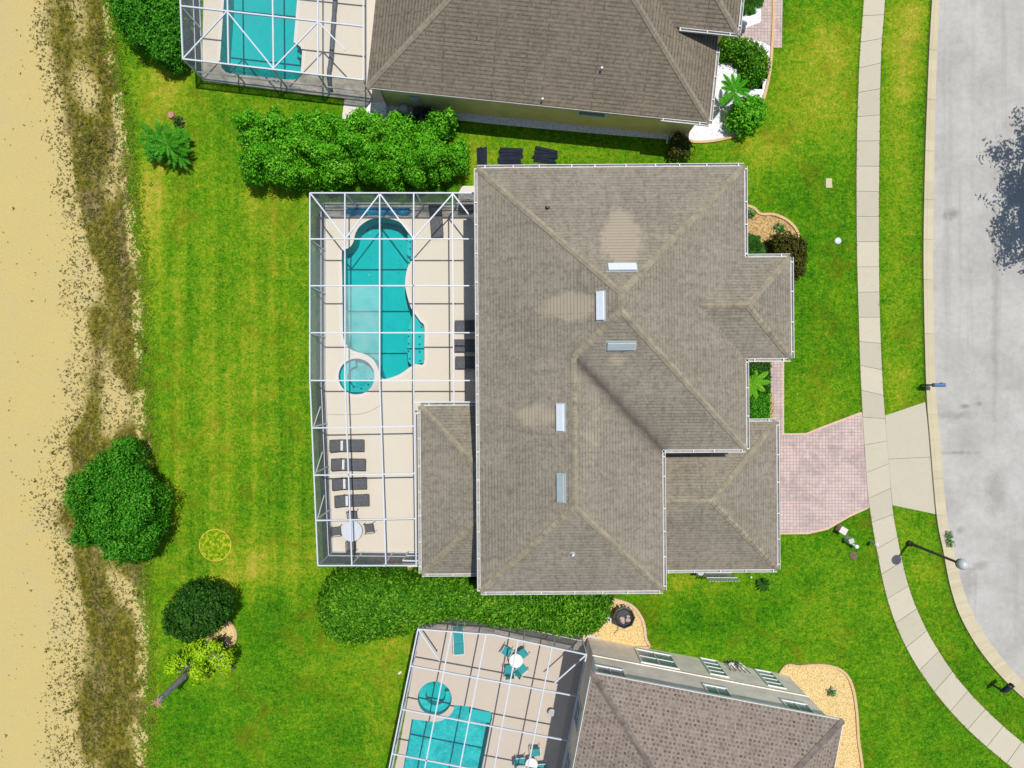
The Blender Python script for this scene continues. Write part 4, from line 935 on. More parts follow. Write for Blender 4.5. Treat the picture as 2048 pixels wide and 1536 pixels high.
# ------------------------------------------------------------------ vegetation
def leaf_mesh(name, pts, nrm, size, m, parent=None, spread=.9, aspect=.45, seed=1):
    """one leaf-shaped face per point, roughly facing its normal"""
    r = np.random.default_rng(seed); n = len(pts); pts = np.asarray(pts, float); nrm = np.asarray(nrm, float)
    nn = nrm + r.normal(0, spread*.55, (n, 3)); nn /= np.linalg.norm(nn, axis=1)[:, None]+1e-9
    t = np.cross(nn, r.normal(0, 1, (n, 3))); t /= np.linalg.norm(t, axis=1)[:, None]+1e-9; b = np.cross(nn, t)
    L = (size*r.uniform(.6, 1.3, n))[:, None]; W = L*aspect
    v = np.empty((n, 4, 3)); v[:, 0] = pts-t*L/2; v[:, 1] = pts+b*W/2+nn*L*.1; v[:, 2] = pts+t*L/2-nn*L*.12; v[:, 3] = pts-b*W/2+nn*L*.1
    if parent is not None: v -= np.array(org(parent))
    me = bpy.data.meshes.new(name); me.vertices.add(4*n); me.vertices.foreach_set('co', v.ravel().astype(np.float32))
    me.loops.add(4*n); me.loops.foreach_set('vertex_index', np.arange(4*n, dtype=np.int32)); me.polygons.add(n); me.polygons.foreach_set('loop_start', np.arange(0, 4*n, 4, dtype=np.int32))
    me.update(calc_edges=True); return link_mesh(name, me, m, parent)
def blob_points(blobs, dens, lump=.25, lumpscale=1.6, seed=0, shell=(.72, 1.06), tuft=5, tr=.14):
    r = np.random.default_rng(seed); P_, N_ = [], []
    for (cx, cy, cz, rx, ry, rz) in blobs:
        n = int(dens*4*math.pi*((rx*ry)**1.6+(rx*rz)**1.6+(ry*rz)**1.6)**(1/1.6)/3**(1/1.6)/tuft)
        d = r.normal(0, 1, (n, 3)); d /= np.linalg.norm(d, axis=1)[:, None]; d[:, 2] = np.where(d[:, 2] < -.35, -d[:, 2], d[:, 2])
        for q in d:
            k = r.uniform(*shell)*(1+lump*noise.noise(Vector((q[0]*lumpscale*rx+cx, q[1]*lumpscale*ry+cy, q[2]*lumpscale*rz+cz))))
            p = np.array((cx+q[0]*rx*k, cy+q[1]*ry*k, cz+q[2]*rz*k))
            if p[2] < .05: continue
            bad = False
            for (ox, oy, oz, sx, sy, sz) in blobs:
                if (ox, oy, oz) != (cx, cy, cz) and ((p[0]-ox)/sx)**2+((p[1]-oy)/sy)**2+((p[2]-oz)/sz)**2 < .5: bad = True; break
            if bad: continue
            nv = q/np.array((rx, ry, rz)); nv /= np.linalg.norm(nv)
            for _ in range(tuft):
                o = r.normal(0, 1, 3); o /= np.linalg.norm(o); P_.append(p+o*tr*r.uniform(.3, 1)); N_.append(nv*.8+o*.6+np.array((0, 0, .25)))
    return P_, N_
def core(mb, blobs, k=.7, n=14):
    for cx, cy, cz, rx, ry, rz in blobs:
        pr = [(max(.02, math.sin(a)), -math.cos(a)) for a in np.linspace(.05, math.pi-.05, 8)]; vs = []; fs = []
        for q, z in pr:
            for i in range(n):
                a = 2*math.pi*i/n; f = k*(1+.15*noise.noise(Vector((cx+math.cos(a)*2, cy+math.sin(a)*2, z*2)))); vs.append((cx+rx*q*math.cos(a)*f, cy+ry*q*math.sin(a)*f, max(.02, cz+rz*z*f)))
        for j in range(len(pr)-1): fs += [(j*n+i, j*n+(i+1) % n, (j+1)*n+(i+1) % n, (j+1)*n+i) for i in range(n)]
        mb.add(vs, fs)
def shrub(name, label, cat, blobs, m, dens=160, size=.2, group=None, trunk=None, lump=.3, tuft=5, tr=.16, seed=3, aspect=.45, part='foliage', coremat=None, corek=.66):
    c = np.mean(np.array(blobs), 0); root = empty(name, (c[0], c[1], 0), label, cat, group)
    pts, nr = blob_points(blobs, dens, lump, 1.6, seed, tuft=tuft, tr=tr)
    f = leaf_mesh(part, pts, nr, size, m, root, aspect=aspect, seed=seed)
    if corek: mb = MB(); core(mb, blobs, corek); mb.build('inner_leaves', coremat or m, f, smooth=True)
    t = MB(); bx, by = trunk or (c[0], c[1]); top = max(b[2] for b in blobs)
    t.tube([(bx, by, 0), (bx+.05, by-.03, top*.5), (bx, by, top)], [.16, .12, .05], 8)
    for q in range(5):
        a = q*1.26+seed; b = blobs[q % len(blobs)]; t.tube([(bx, by, top*.45), ((bx+b[0])/2+.3*math.cos(a), (by+b[1])/2+.3*math.sin(a), b[2]*.75), (b[0]+b[3]*.5*math.cos(a), b[1]+b[4]*.5*math.sin(a), b[2])], [.08, .05, .02], 6)
    t.build('trunk', M['bark'], root); return root
def bl(px, py, ztop, rpx, rpy, rz=None):
    """ellipsoid whose middle is seen at the photo pixel"""
    rz = rz or ztop*.55; zc = ztop-rz; k = (CAM_H-zc)/CAM_H/PPM; p = P(px, py, zc); return (p.x, p.y, zc, rpx*k, rpy*k, rz)
# clipped hedge as a rounded height field of leaves
def hedge(name, label, px, h, m, dens, size, seed=1, rnd=.7, lump=.25, lsc=.9):
    poly = [tuple(P(a, b, h*.8)[:2]) for a, b in px]; xs = [p[0] for p in poly]; ys = [p[1] for p in poly]; r = np.random.default_rng(seed)
    area = (max(xs)-min(xs))*(max(ys)-min(ys)); n = int(dens*area); P_, N_ = [], []
    def H_(x, y):
        if not inside(x, y, poly): return None
        d = edge_dist(x, y, poly); k = min(1, d/rnd); return (h*(.25+.75*math.sqrt(max(0, 1-(1-k)**2))))*(1+lump*noise.noise(Vector((x*lsc, y*lsc, seed)))*.5) , d
    c = np.mean(np.array(poly), 0); root = empty(name, (c[0], c[1], 0), label, 'hedge')
    for _ in range(n):
        x, y = r.uniform(min(xs), max(xs)), r.uniform(min(ys), max(ys)); q = H_(x, y)
        if q is None: continue
        z, d = q
        jx, jy = r.normal(0, .05, 2); P_.append((x+jx, y+jy, z+r.normal(0, .13))); N_.append((0, 0, 1) if d > rnd else (0, 0, .6))
    # side leaves
    m_ = len(poly)
    for i in range(m_):
        a, b = np.array(poly[i]), np.array(poly[(i+1) % m_]); L = np.linalg.norm(b-a)
        for _ in range(int(L*h*dens*.5)):
            t = r.uniform(); p = a+(b-a)*t + r.normal(0, .1, 2); P_.append((p[0], p[1], r.uniform(.1, h*.75))); nn = np.array((b-a)[::-1])*(1, -1)/L; N_.append((nn[0], nn[1], .3))
    f = leaf_mesh('foliage', P_, N_, size, m, root, spread=1.2, seed=seed)
    g = .3; mb = MB(); idx = {}; vs = []; fs = []
    nxs = np.arange(min(xs), max(xs)+g, g); nys = np.arange(min(ys), max(ys)+g, g)
    for i, x in enumerate(nxs):
        for j, y in enumerate(nys):
            q = H_(x, y); idx[i, j] = len(vs); vs.append((x, y, max(.02, (q[0]-.18) if q else .02)))
    ok = lambda i, j: vs[idx[i, j]][2] > .03
    for i in range(len(nxs)-1):
        for j in range(len(nys)-1):
            if any(ok(a, b) for a, b in ((i, j), (i+1, j), (i, j+1), (i+1, j+1))): fs.append((idx[i, j], idx[i+1, j], idx[i+1, j+1], idx[i, j+1]))
    mb.add(vs, fs); mb.build('inner_leaves', m, f, smooth=True); return root
HEDGE_B = [(640, 1185), (660, 1160), (690, 1144), (735, 1146), (770, 1156), (810, 1162), (860, 1156), (920, 1152), (945, 1160), (1000, 1166), (1100, 1166), (1215, 1166), (1225, 1200), (1218, 1236), (1195, 1264), (1165, 1274), (1120, 1270), (1060, 1260), (980, 1252), (925, 1240), (885, 1242), (850, 1252), (810, 1268), (750, 1280), (700, 1290), (665, 1280), (640, 1250), (632, 1215)]
hedge('hedge', 'long clipped green hedge between the middle house and the bottom enclosure', HEDGE_B, 2.7, M['leaf_h'], 300, .2, 2, lump=.5, lsc=1.5)
r_ = random.Random(5); bls = []
for i in range(24):
    t = i/23; x = 505+392*t+r_.uniform(-10, 10)
    for y0, hh in ((272, 2.3), (312, 2.9), (344, 2.3)):
        if r_.random() < .1: continue
        bls.append(bl(x+r_.uniform(-20, 20), y0+r_.uniform(-17, 17)-4*t, hh*r_.uniform(.72, 1.2), r_.uniform(15, 30), r_.uniform(13, 25)))
for i in range(34):
    t = r_.random(); up = r_.random() < .6
    bls.append(bl(490+425*t, (252 if up else 360)+r_.uniform(-14, 10), r_.uniform(1.6, 2.6), r_.uniform(5, 11), r_.uniform(8, 16)))
shrub('hedge', 'tall loose leafy hedge between the top house and the middle enclosure', 'hedge', bls, M['leaf'], 330, .16, lump=.8, tuft=8, tr=.28, seed=4, aspect=.42, corek=.5)
shrub('shrub', 'dense green shrub against the enclosure at the top edge of the photo', 'shrub', [bl(310, -40, 2.6, 70, 90), bl(300, 40, 2.8, 62, 62), bl(338, 100, 2.2, 38, 36), bl(275, 10, 2.2, 40, 60), bl(345, 60, 2.5, 30, 60), bl(350, 125, 1.6, 22, 22)], M['leaf_t'], 380, .15, lump=.5, seed=8)
shrub('tree', 'big bushy green tree on the edge of the sandy track', 'tree', [bl(240, 1010, 4.6, 50, 52, 2.0), bl(196, 1000, 3.9, 34, 44, 1.7), bl(292, 1005, 4.1, 38, 46, 1.8), bl(302, 1050, 3.5, 30, 36, 1.5), bl(246, 925, 3.4, 32, 38, 1.6), bl(262, 960, 4.0, 34, 30, 1.6), bl(258, 1085, 3.7, 44, 30, 1.6), bl(198, 1058, 3.3, 32, 34, 1.5), bl(212, 955, 3.8, 34, 30, 1.6), bl(175, 975, 2.9, 22, 26, 1.2), bl(285, 1098, 2.9, 24, 18, 1.2), bl(262, 893, 2.6, 20, 18, 1.1), bl(225, 1040, 4.4, 34, 34, 1.8), bl(275, 1040, 4.3, 30, 34, 1.8)], M['leaf_t'], 340, .15, lump=.75, tuft=7, tr=.26, seed=11, trunk=(P(245, 995).x, P(245, 995).y), corek=.5)
shrub('tree', 'small round dark green tree on the left lawn', 'tree', [bl(400, 1218, 4.2, 55, 50, 1.7), bl(385, 1235, 3.6, 44, 40, 1.5), bl(425, 1215, 3.6, 36, 42, 1.5), bl(400, 1195, 3.5, 40, 34, 1.4)], M['leaf_d'], 320, .17, lump=.3, seed=13, trunk=(P(412, 1225).x, P(412, 1225).y))
shrub('tree', 'sparse lime green tree beside the bare palm trunk', 'tree', [bl(402, 1300, 3.0, 26, 20, .7), bl(360, 1325, 2.6, 24, 16, .6), bl(345, 1335, 2.4, 16, 12, .5), bl(440, 1318, 2.6, 22, 24, .7), bl(395, 1345, 2.6, 18, 20, .6), bl(420, 1290, 2.8, 22, 16, .6), bl(450, 1330, 2.2, 14, 22, .5), bl(380, 1300, 2.6, 14, 18, .5)], M['leaf_y'], 85, .19, lump=.6, seed=17, tuft=7, tr=.2, trunk=(P(396, 1312).x, P(396, 1312).y), corek=0)
# bare palm trunk and fallen fronds
pt0, pt1 = P(384, 1338), P(315, 1404, 3.9); bt = empty('dead_palm', pt0, 'bare grey palm trunk without a crown beside the lime green tree', 'dead palm')
MB().tube([pt0.lerp(pt1, t) for t in (0, .3, .6, .9, 1)], [.22, .19, .17, .16, .17], 12).build('trunk', M['bark'], bt, smooth=True)
br = MB()
for k in range(9):
    a = k*.7; d = Vector((math.cos(a), math.sin(a), .5+.3*math.sin(k*2.3))); br.tube([pt1-Vector((0, 0, .15)), pt1+d*.16, pt1+d*(.2+.14*(k % 3))+Vector((0, 0, -.1))], [.06, .04, .012], 6)
br.build('broken_crown', M['wood'], bt)
def fronds(mb, c, n, L, lift, seed, wl=.32, dens=16, droop=.5, thin=.035, a0=0.0, a1=6.283):
    r = random.Random(seed)
    for k in range(n):
        a = a0+(a1-a0)*k/n+r.uniform(-.25, .25); e = lift+r.uniform(-.25, .35); l = L*r.uniform(.75, 1.1); pts = []
        for i in range(8):
            t = i/7; h = l*t*math.cos(e)*(1-.12*t); z = l*(t*math.sin(e)-droop*t*t*.7); pts.append(Vector(c)+Vector((math.cos(a)*h, math.sin(a)*h, z)))
        mb.tube(pts, [.022*(1-.8*i/7) for i in range(8)], 4)
        for i in range(dens):
            t = .12+.88*i/dens; f = t*7; j = min(6, int(f)); p = pts[j].lerp(pts[j+1], f-j); d = (pts[j+1]-pts[j]).normalized(); s = d.cross(Vector((0, 0, 1))).normalized(); wq = wl*math.sin(math.pi*(.12+.86*t))**.7
            for sg in (-1, 1):
                tip = p+s*sg*wq*.85+d*wq*.55-Vector((0, 0, wq*.25)); q = d*thin
                mb.add([p-q, p+q, tip], [(0, 1, 2)])
def palm(name, label, px, py, h, n, L, lift, seed, cat='palm', m='leaf_p', extra=(), **kw):
    p = P(px, py, h); root = empty(name, (p.x, p.y, 0), label, cat); mb = MB(); fronds(mb, (p.x, p.y, h), n, L, lift, seed, **kw)
    for ex, ey, eh, en, eL in extra: q = P(ex, ey, eh); fronds(mb, (q.x, q.y, eh), en, eL, lift, seed+3, **kw)
    mb.build('fronds', M[m], root); t = MB()
    t.tube([(p.x, p.y, 0), (p.x, p.y, max(.1, h))], [.14, .11], 10)
    for ex, ey, eh, en, eL in extra: q = P(ex, ey, eh); t.tube([(q.x, q.y, 0), (q.x, q.y, eh)], [.12, .1], 8)
    t.build('trunk', M['bark'], root); return root
palm('palm_shrub', 'low clump of feathery green palms on the lawn near the sandy track', 318, 276, .9, 34, 1.45, .45, 2, extra=[(356, 306, .8, 34, 1.15), (336, 290, 1.3, 26, 1.5), (312, 302, .7, 26, 1.0), (358, 278, .7, 24, .95)], dens=30, thin=.016, wl=.2, m='leaf_t')
palm('palm', 'broad green sago palm between the middle house and the pink front path', 1504, 766, 1.9, 15, 1.25, .3, 5, dens=20, thin=.05, wl=.2, m='leaf_s')
palm('palm', 'dark green sago palm against the wall beside the mulch bed', 1500, 496, 1.1, 24, 1.05, .6, 6, dens=20, m='leaf_d')
palm('palm', 'feathery young palm growing from the white gravel bed', 1468, 182, 1.6, 12, 1.4, .45, 9, dens=26, wl=.2)
palm('palm', 'dark palm by the pink entry path at the top edge', 1497, 5, 1.9, 18, 1.1, .45, 12, dens=20, m='leaf_d')
palm('agave', 'spiky purple green plant alone on the lawn below the garage', 1527, 1168, .15, 16, .55, .5, 15, cat='plant', m='leaf_d', droop=.15, wl=.12, dens=6, thin=.06)
db = empty('branch_pile', P(445, 1325), 'heap of dry grey fallen branches beside the lime green tree', 'branches')
for k in range(8):
    rr = random.Random(k+60); a = P(418+rr.uniform(-4, 8), 1300+rr.uniform(-4, 8))+Vector((0, 0, .15)); e = P(436+rr.uniform(0, 36), 1322+rr.uniform(0, 34))+Vector((0, 0, .08))
    MB().tube([a, a.lerp(e, .5)+Vector((rr.uniform(-.1, .1), rr.uniform(-.1, .1), .12)), e], [.05, .035, .012], 6).build('branch', M['pad'] if k % 3 == 0 else M['bark'], db)
shrub('shrub', 'small reddish brown shrub on the gravel patch by the dark round tree', 'shrub', [bl(438, 1284, .9, 14, 12), bl(448, 1296, .7, 9, 9)], M['leaf_o'], 130, .13, seed=71, corek=.4)
stp = empty('tree_stump', P(345, 232), 'small pale cut stump in the lawn above the palm clump', 'stump'); MB().lathe(P(345, 232), [(.24, 0), (.2, .12), (.19, .22)], 14).build('wood', M['wood'], stp); shrub('plant', 'dark weedy tuft beside the cut stump', 'plant', [bl(357, 243, .5, 12, 9)], M['leaf_d'], 160, .13, seed=73, corek=.3)
# beds
def bed(name, px, m, edge=None, z=.02, skip=()):
    pl = smooth_loop([tuple(P(*a)[:2]) for a in px], 5); o = tag(sheet(name, pl, z, m, thick=.03), kind='structure')
    if edge:
        mb = MB(); n = len(pl)
        for i in range(n): mb.bar((*pl[i], .05), (*pl[(i+1) % n], .05), .15, .12)
        tag(mb.build('bed_edging', edge), kind='structure')
    return o
bed('gravel_bed', [(1445, -60), (1535, -60), (1546, 0), (1543, 100), (1536, 160), (1520, 215), (1490, 262), (1440, 280), (1385, 284), (1370, 268), (1380, 230), (1440, 120), (1460, 60)], M['wgravel'], M['edging'])
bed('gravel_strip', [(758, 232), (770, 196), (900, 222), (1100, 243), (1340, 265), (1352, 274), (1340, 279), (1100, 259), (900, 239), (770, 224)], M['wgravel'])
bed('gravel_bed', [(738, 185), (790, 200), (790, 245), (738, 245)], M['wgravel'], z=.016)
bed('mulch_bed', [(1430, 412), (1498, 413), (1520, 428), (1550, 430), (1580, 446), (1597, 475), (1598, 540), (1560, 560), (1430, 560)], M['mulch'], M['edging'])
bed('mulch_bed', [(1430, 690), (1538, 690), (1540, 760), (1539, 845), (1430, 845)], M['mulch'])
bed('gravel_bed', [(1200, 1195), (1235, 1200), (1265, 1212), (1285, 1240), (1291, 1275), (1291, 1295), (1200, 1285), (1150, 1270), (1150, 1200)], M['ygravel'], M['pinkedge'])
bed('gravel_bed', [(1560, 1345), (1600, 1332), (1650, 1330), (1685, 1342), (1703, 1370), (1712, 1420), (1716, 1480), (1724, 1540), (1726, 1640), (1540, 1640), (1520, 1500)], M['ygravel'], M['edging'])
bed('mulch_bed', [(425, 1248), (452, 1240), (470, 1258), (471, 1280), (455, 1296), (425, 1300), (415, 1275)], M['ygravel'], M['edging'])
# ring of dry straw in the lawn
rg = empty('tree_ring', P(431, 1090), 'round dry straw ring in the left lawn beside the big bushy tree', 'garden ring')
mb = MB(); rp = P(431, 1090)
q_ = [(rp.x+.93*(1+.05*noise.noise(Vector((math.cos(a)*2, math.sin(a)*2, 0))))*math.cos(a), rp.y+.93*math.sin(a)) for a in np.linspace(0, 6.283, 40)[:-1]]
def f_ring(nt, b):
    n = nz(nt, coords(nt), 4.5, 5, .75); return ramp(nt, n, [(.40, (.05, .18, .002)), (.5, (.14, .24, .004)), (.58, (.36, .36, .02)), (.7, (.46, .38, .05))])
M['ring'] = material('dry_straw', f_ring, 1, .05)
sheet('straw_patch', q_, .012, M['ring'], parent=rg); r2 = MB(); nn = len(q_)
for i in range(nn): a = Vector((*q_[i], .03)); b = Vector((*q_[(i+1) % nn], .03)); r2.bar(a, b, .05, .04)
r2.build('edging', M['straw'], rg)
# shrubs at the fronts
shrub('shrub', 'dark olive rounded shrub at the corner of the middle house entry', 'shrub', [bl(1572, 500, 2.2, 34, 30), bl(1585, 525, 1.8, 24, 34), bl(1550, 492, 1.5, 18, 20)], M['leaf_o'], 220, .17, seed=21, lump=.3)
hedge('hedge', 'low clipped olive hedge curving round the white gravel bed', [(1442, 74), (1480, 72), (1515, 84), (1535, 105), (1540, 130), (1530, 155), (1505, 166), (1487, 160), (1492, 130), (1478, 112), (1442, 108)], 1.1, M['leaf_h'], 300, .16, 31, rnd=.4)
shrub('shrub', 'round bright green bush on the white gravel bed', 'shrub', [bl(1491, 230, 1.7, 36, 36), bl(1478, 240, 1.3, 24, 24), bl(1508, 222, 1.3, 20, 26)], M['leaf'], 230, .18, seed=23)
shrub('shrub', 'small scraggly dark bush at the corner of the yellow house', 'shrub', [bl(1358, 285, 1.2, 18, 18), bl(1352, 305, 1.0, 20, 14), bl(1372, 300, .9, 12, 18)], M['leaf_o'], 90, .17, seed=25, corek=.4)
hedge('ground_cover', 'patch of dense low green ground cover beside the pink front path', [(1494, 788), (1538, 788), (1540, 815), (1538, 842), (1494, 842)], .6, M['leaf_t'], 380, .14, 33, rnd=.25)
hedge('ground_cover', 'dense green planting beside the entry tower, above the sago palm', [(1494, 724), (1538, 724), (1541, 750), (1538, 786), (1494, 786)], .45, M['leaf_d'], 260, .14, 34, rnd=.25)
for px, py, lab in ((1560, 455, 'tiny green weed clump in the upper part of the mulch bed'), (1500, 425, 'small green plant tucked under the eave in the mulch bed'), (1664, 1385, 'tiny green weed on the yellow gravel bed')): shrub('plant', lab, 'plant', [bl(px, py, .4, 12 if py < 1000 else 6, 9 if py < 1000 else 6)], M['leaf_p'], 120, .14, seed=px, corek=0)
for px, py in ((1898, 1071), (1900, 1086)): shrub('weed', 'small green weed growing from the gutter of the road', 'weed', [bl(px, py, .25, 6, 7)], M['leaf_p'], 300, .1, group='weeds in the road gutter', seed=px+py, corek=0)
# tree beyond the right edge whose shadow falls over the road
tcx = [bl(0, 0, 7, 1, 1)]
def wb_(px, py, z, r, rz): p = P(px, py); return (p.x, p.y, z, r, r, rz)
shrub('tree', 'tall tree just outside the right edge that shades the road', 'tree', [wb_(2112, 300, 6.2, 2.5, 1.6), wb_(2100, 395, 5.6, 2.5, 1.5), wb_(2092, 430, 5.2, 1.9, 1.2), wb_(2150, 250, 6.4, 2.6, 1.7), wb_(2075, 360, 5.2, 1.2, 1.0), wb_(2185, 380, 6.2, 3.0, 1.8)], M['leaf_t'], 42, .28, lump=.7, tuft=7, tr=.38, seed=41, corek=.42)
# weeds of the sandy margin (uncountable)
def weeds():
    r = random.Random(3); mb = MB(); n = 0
    while n < 12500:
        py = r.uniform(-60, 1600); px = r.uniform(0, 312); v = weedval(px, py)
        if px > xe(WEED_E, py)+14: continue
        if r.random() > (.004+.2*max(0, v)+.2*max(0, v)**3+.3*sst(.09, .3, v)*(1-sst(.4, .7, v))): continue
        n += 1; c = P(px, py)+Vector((0, 0, .012)); s = r.uniform(.022, .085)*(.8+.5*v)*(1.8 if r.random() < .06 else 1); k = r.randint(4, 8)
        for i in range(k):
            a = r.uniform(0, 6.283); l = s*r.uniform(.6, 1.3); d = Vector((math.cos(a), math.sin(a), 0)); o = Vector((-d.y, d.x, 0))*l*.22
            mb.add([c+d*l*.1, c+d*l*.6+o+Vector((0, 0, l*.55)), c+d*l*1.1+Vector((0, 0, l*.5)), c+d*l*.6-o+Vector((0, 0, l*.55))], [(0, 1, 2, 3)])
    me = bpy.data.meshes.new('weeds'); me.from_pydata(mb.v, [], mb.f); tag(link_mesh('weeds', me, M['weedleaf']), 'scattered brown and olive weeds along the sandy track', 'weeds', kind='stuff')
weeds()

M['fringe'] = leafmat('fringe_grass', [(.03, .12, .002), (.07, .2, .003), (.16, .24, .006), (.26, .24, .03)], .15)
def fringe():
    r = random.Random(9); vs = []; fs = []
    def tuft(c, s):
        for i in range(r.randint(4, 7)):
            a = r.uniform(0, 6.283); l = s*r.uniform(.6, 1.3); d = Vector((math.cos(a), math.sin(a), 0)); o = Vector((-d.y, d.x, 0))*l*.2; n = len(vs)
            vs.extend([c+d*l*.1, c+d*l*.6+o+Vector((0, 0, l*.4)), c+d*l*1.1+Vector((0, 0, l*.3)), c+d*l*.6-o+Vector((0, 0, l*.4))]); fs.append((n, n+1, n+2, n+3))
    for _ in range(3600):
        py = r.uniform(-40, 1580); px = xe(WEED_E, py)+r.gauss(2, 11); tuft(P(px, py)+Vector((0, 0, .012)), r.uniform(.05, .15))
    for tab, sg in ((WALK_L, -1), (WALK_R, 1), (KERB_L, -1)):
        ln = smooth_line(tab, 10)
        for i in range(len(ln)-1):
            L = float(np.linalg.norm(ln[i+1]-ln[i])); 
            for _ in range(int(L*.55)):
                q = ln[i]+(ln[i+1]-ln[i])*r.random()
                if sg > 0 and 825 < q[1] < 1012: continue
                if tab is KERB_L and 800 < q[1] < 1030: continue
                if tab is WALK_L and 826 < q[1] < 1016: continue
                tuft(P(q[0]+sg*r.uniform(.3, 2.0), q[1])+Vector((0, 0, .02)), r.uniform(.03, .085))
    me = bpy.data.meshes.new('grass'); me.from_pydata(vs, [], fs); tag(link_mesh('grass', me, M['fringe']), 'ragged grass tufts along the edges of lawn, sidewalk and track', 'grass', kind='stuff')
fringe()

# ------------------------------------------------------------------ street furniture and small things
lb = P(1818, 1086); lt = P(1908, 1124, 4.75); lp = empty('street_lamp', lb, 'black street lamp with a pale globe between the sidewalk and the road', 'street lamp')
p_ = MB(); p_.lathe(lb, [(.17, 0), (.17, .25), (.11, .35), (.085, .9), (.065, 4.5), (.1, 4.55), (.1, 4.62)], 14); p_.build('pole', M['bronze'], lp)
a_ = MB(); a_.lathe(lb+Vector((0, 0, 4.62)), [(.12, 0), (.2, .08), (.26, .14), (.27, .17)], 16); a_.build('collar', M['bronze'], lp)
g_ = MB(); g_.lathe(lb+Vector((0, 0, 4.79)), [(.22, 0), (.27, .1), (.28, .2), (.24, .33), (.15, .42), (.05, .45)], 20); g_.build('globe', M['globe'], lp, smooth=True)
def mailbox(px, py, rz, label):
    b = P(px, py); r = empty('mailbox', b, label, 'mailbox', 'mailboxes along the kerb'); d = Vector((math.cos(rz), math.sin(rz), 0)); z = Vector((0, 0, 1)); s = Vector((-d.y, d.x, 0))
    MB().bar(b, b+z*1.25, .1, .1, up=d).build('post', M['bronze'], r); MB().bar(b+z*.95-d*.1, b+z*.95+d*.5, .08, .08).build('arm', M['bronze'], r)
    bm_ = MB(); c = b+d*.33+z*1.0; prof = [(-.11, 0), (-.11, .16)]+[(.11*math.cos(t), .16+.11*math.sin(t)) for t in np.linspace(math.pi, 0, 9)[1:-1]]+[(.11, .16), (.11, 0)]; k = len(prof)
    vs = [c+d*e+s*x+z*y for e in (-.3, .3) for x, y in prof]; bm_.add(vs, [(i, (i+1) % k, k+(i+1) % k, k+i) for i in range(k)]+[tuple(range(k))[::-1], tuple(range(k, 2*k))]); bm_.build('box', M['blue'] if px < 1900 else M['black'], r)
    MB().bar(c+d*.31+z*.13, c+d*.33+z*.13, .2, .24, up=z).build('door', M['dark'], r); MB().bar(c+s*.13+d*.1+z*.14, c+s*.13+d*.1+z*.36, .03, .06, up=d).build('flag', M['wood'], r)
mailbox(1843, 770, 0, 'dark blue mailbox on a post at the kerb near the driveway apron'); mailbox(1981, 1367, R(38), 'black mailbox on a post beside the curved kerb at the lower right')
def small(name, label, cat, fn, px, py, m, part='body'):
    r = empty(name, P(px, py), label, cat); mb = MB(); fn(mb, P(px, py)); mb.build(part, m, r, bevel=.01); return r
V = lambda x, y, z: Vector((x, y, z))
ub = small('utility_box', 'square pale utility box with brown side on the lawn below the driveway', 'utility box', lambda mb, p: mb.box(p+V(0, 0, .3), (.36, .32, .6), R(-30)), 1677, 1057, M['rock']); q = MB(); q.box(P(1677, 1057)+V(0, 0, .63), (.42, .38, .06), R(-30)); q.build('lid', M['pad'], ub)
u2 = small('utility_cabinet', 'pale green cabinet with a pipe arm on the lawn below the driveway', 'utility cabinet', lambda mb, p: mb.box(p+V(0, 0, .35), (.3, .26, .7), R(20)), 1692, 1077, M['green']); q = MB(); q.tube([P(1692, 1077)+V(0, 0, .5), P(1696, 1084)+V(0, 0, .5), P(1705, 1089)+V(0, 0, .5), P(1705, 1089)+V(0, 0, 0)], .06, 8); q.build('pipe', M['vent_g'], u2); q = MB(); q.cyl(P(1705, 1089)+V(0, 0, .45), .11, .12, 12); q.build('cap', M['vent_w'], u2)
u3 = small('bollard', 'pale green topped marker post beside the sidewalk', 'post', lambda mb, p: mb.cyl(p, .07, .75, 12), 1740, 1083, M['green']); q = MB(); q.lathe(P(1740, 1083)+V(0, 0, .72), [(.1, 0), (.12, .05), (.08, .12), (.02, .14)], 12); q.build('cap', M['pad'], u3)
mh = small('manhole_cover', 'round rusty cover set in the lawn below the utility boxes', 'cover', lambda mb, p: mb.cyl(p, .2, .03, 20), 1707, 1111, M['mh'], 'lid')
q = MB(); q.lathe(P(1707, 1111), [(.21, .0), (.25, .035), (.21, .036)], 20); q.build('ring', M['mh'], mh)
mb = MB(); mb.prism([P(a, b)[:2] for a, b in ((1651, 357), (1663, 357), (1664, 376), (1651, 376))], 0, .05); tag(mb.build('meter_lid', M['kerb'], bevel=.01), 'small beige rectangular meter lid set in the front lawn', 'meter lid')
mb = MB(); mb.lathe(P(1675, 482), [(.2, 0), (.2, .06), (.15, .1), (.04, .12)], 20); tag(mb.build('cleanout_cap', M['white'], smooth=False), 'round white cap in the front lawn near the sidewalk', 'cap')
tag(MB().box(P(1502, 1154)+V(0, 0, .04), (.1, .1, .08)).build('marker', M['pad']), 'tiny pale marker in the grass below the garage', 'marker')
tag(MB().bar(P(797, 1347)+V(0, 0, .05), P(803, 1342)+V(0, 0, .06), .12, .08).build('debris', M['pad'], bevel=.02), 'small white scrap on the lawn left of the bottom enclosure', 'scrap')
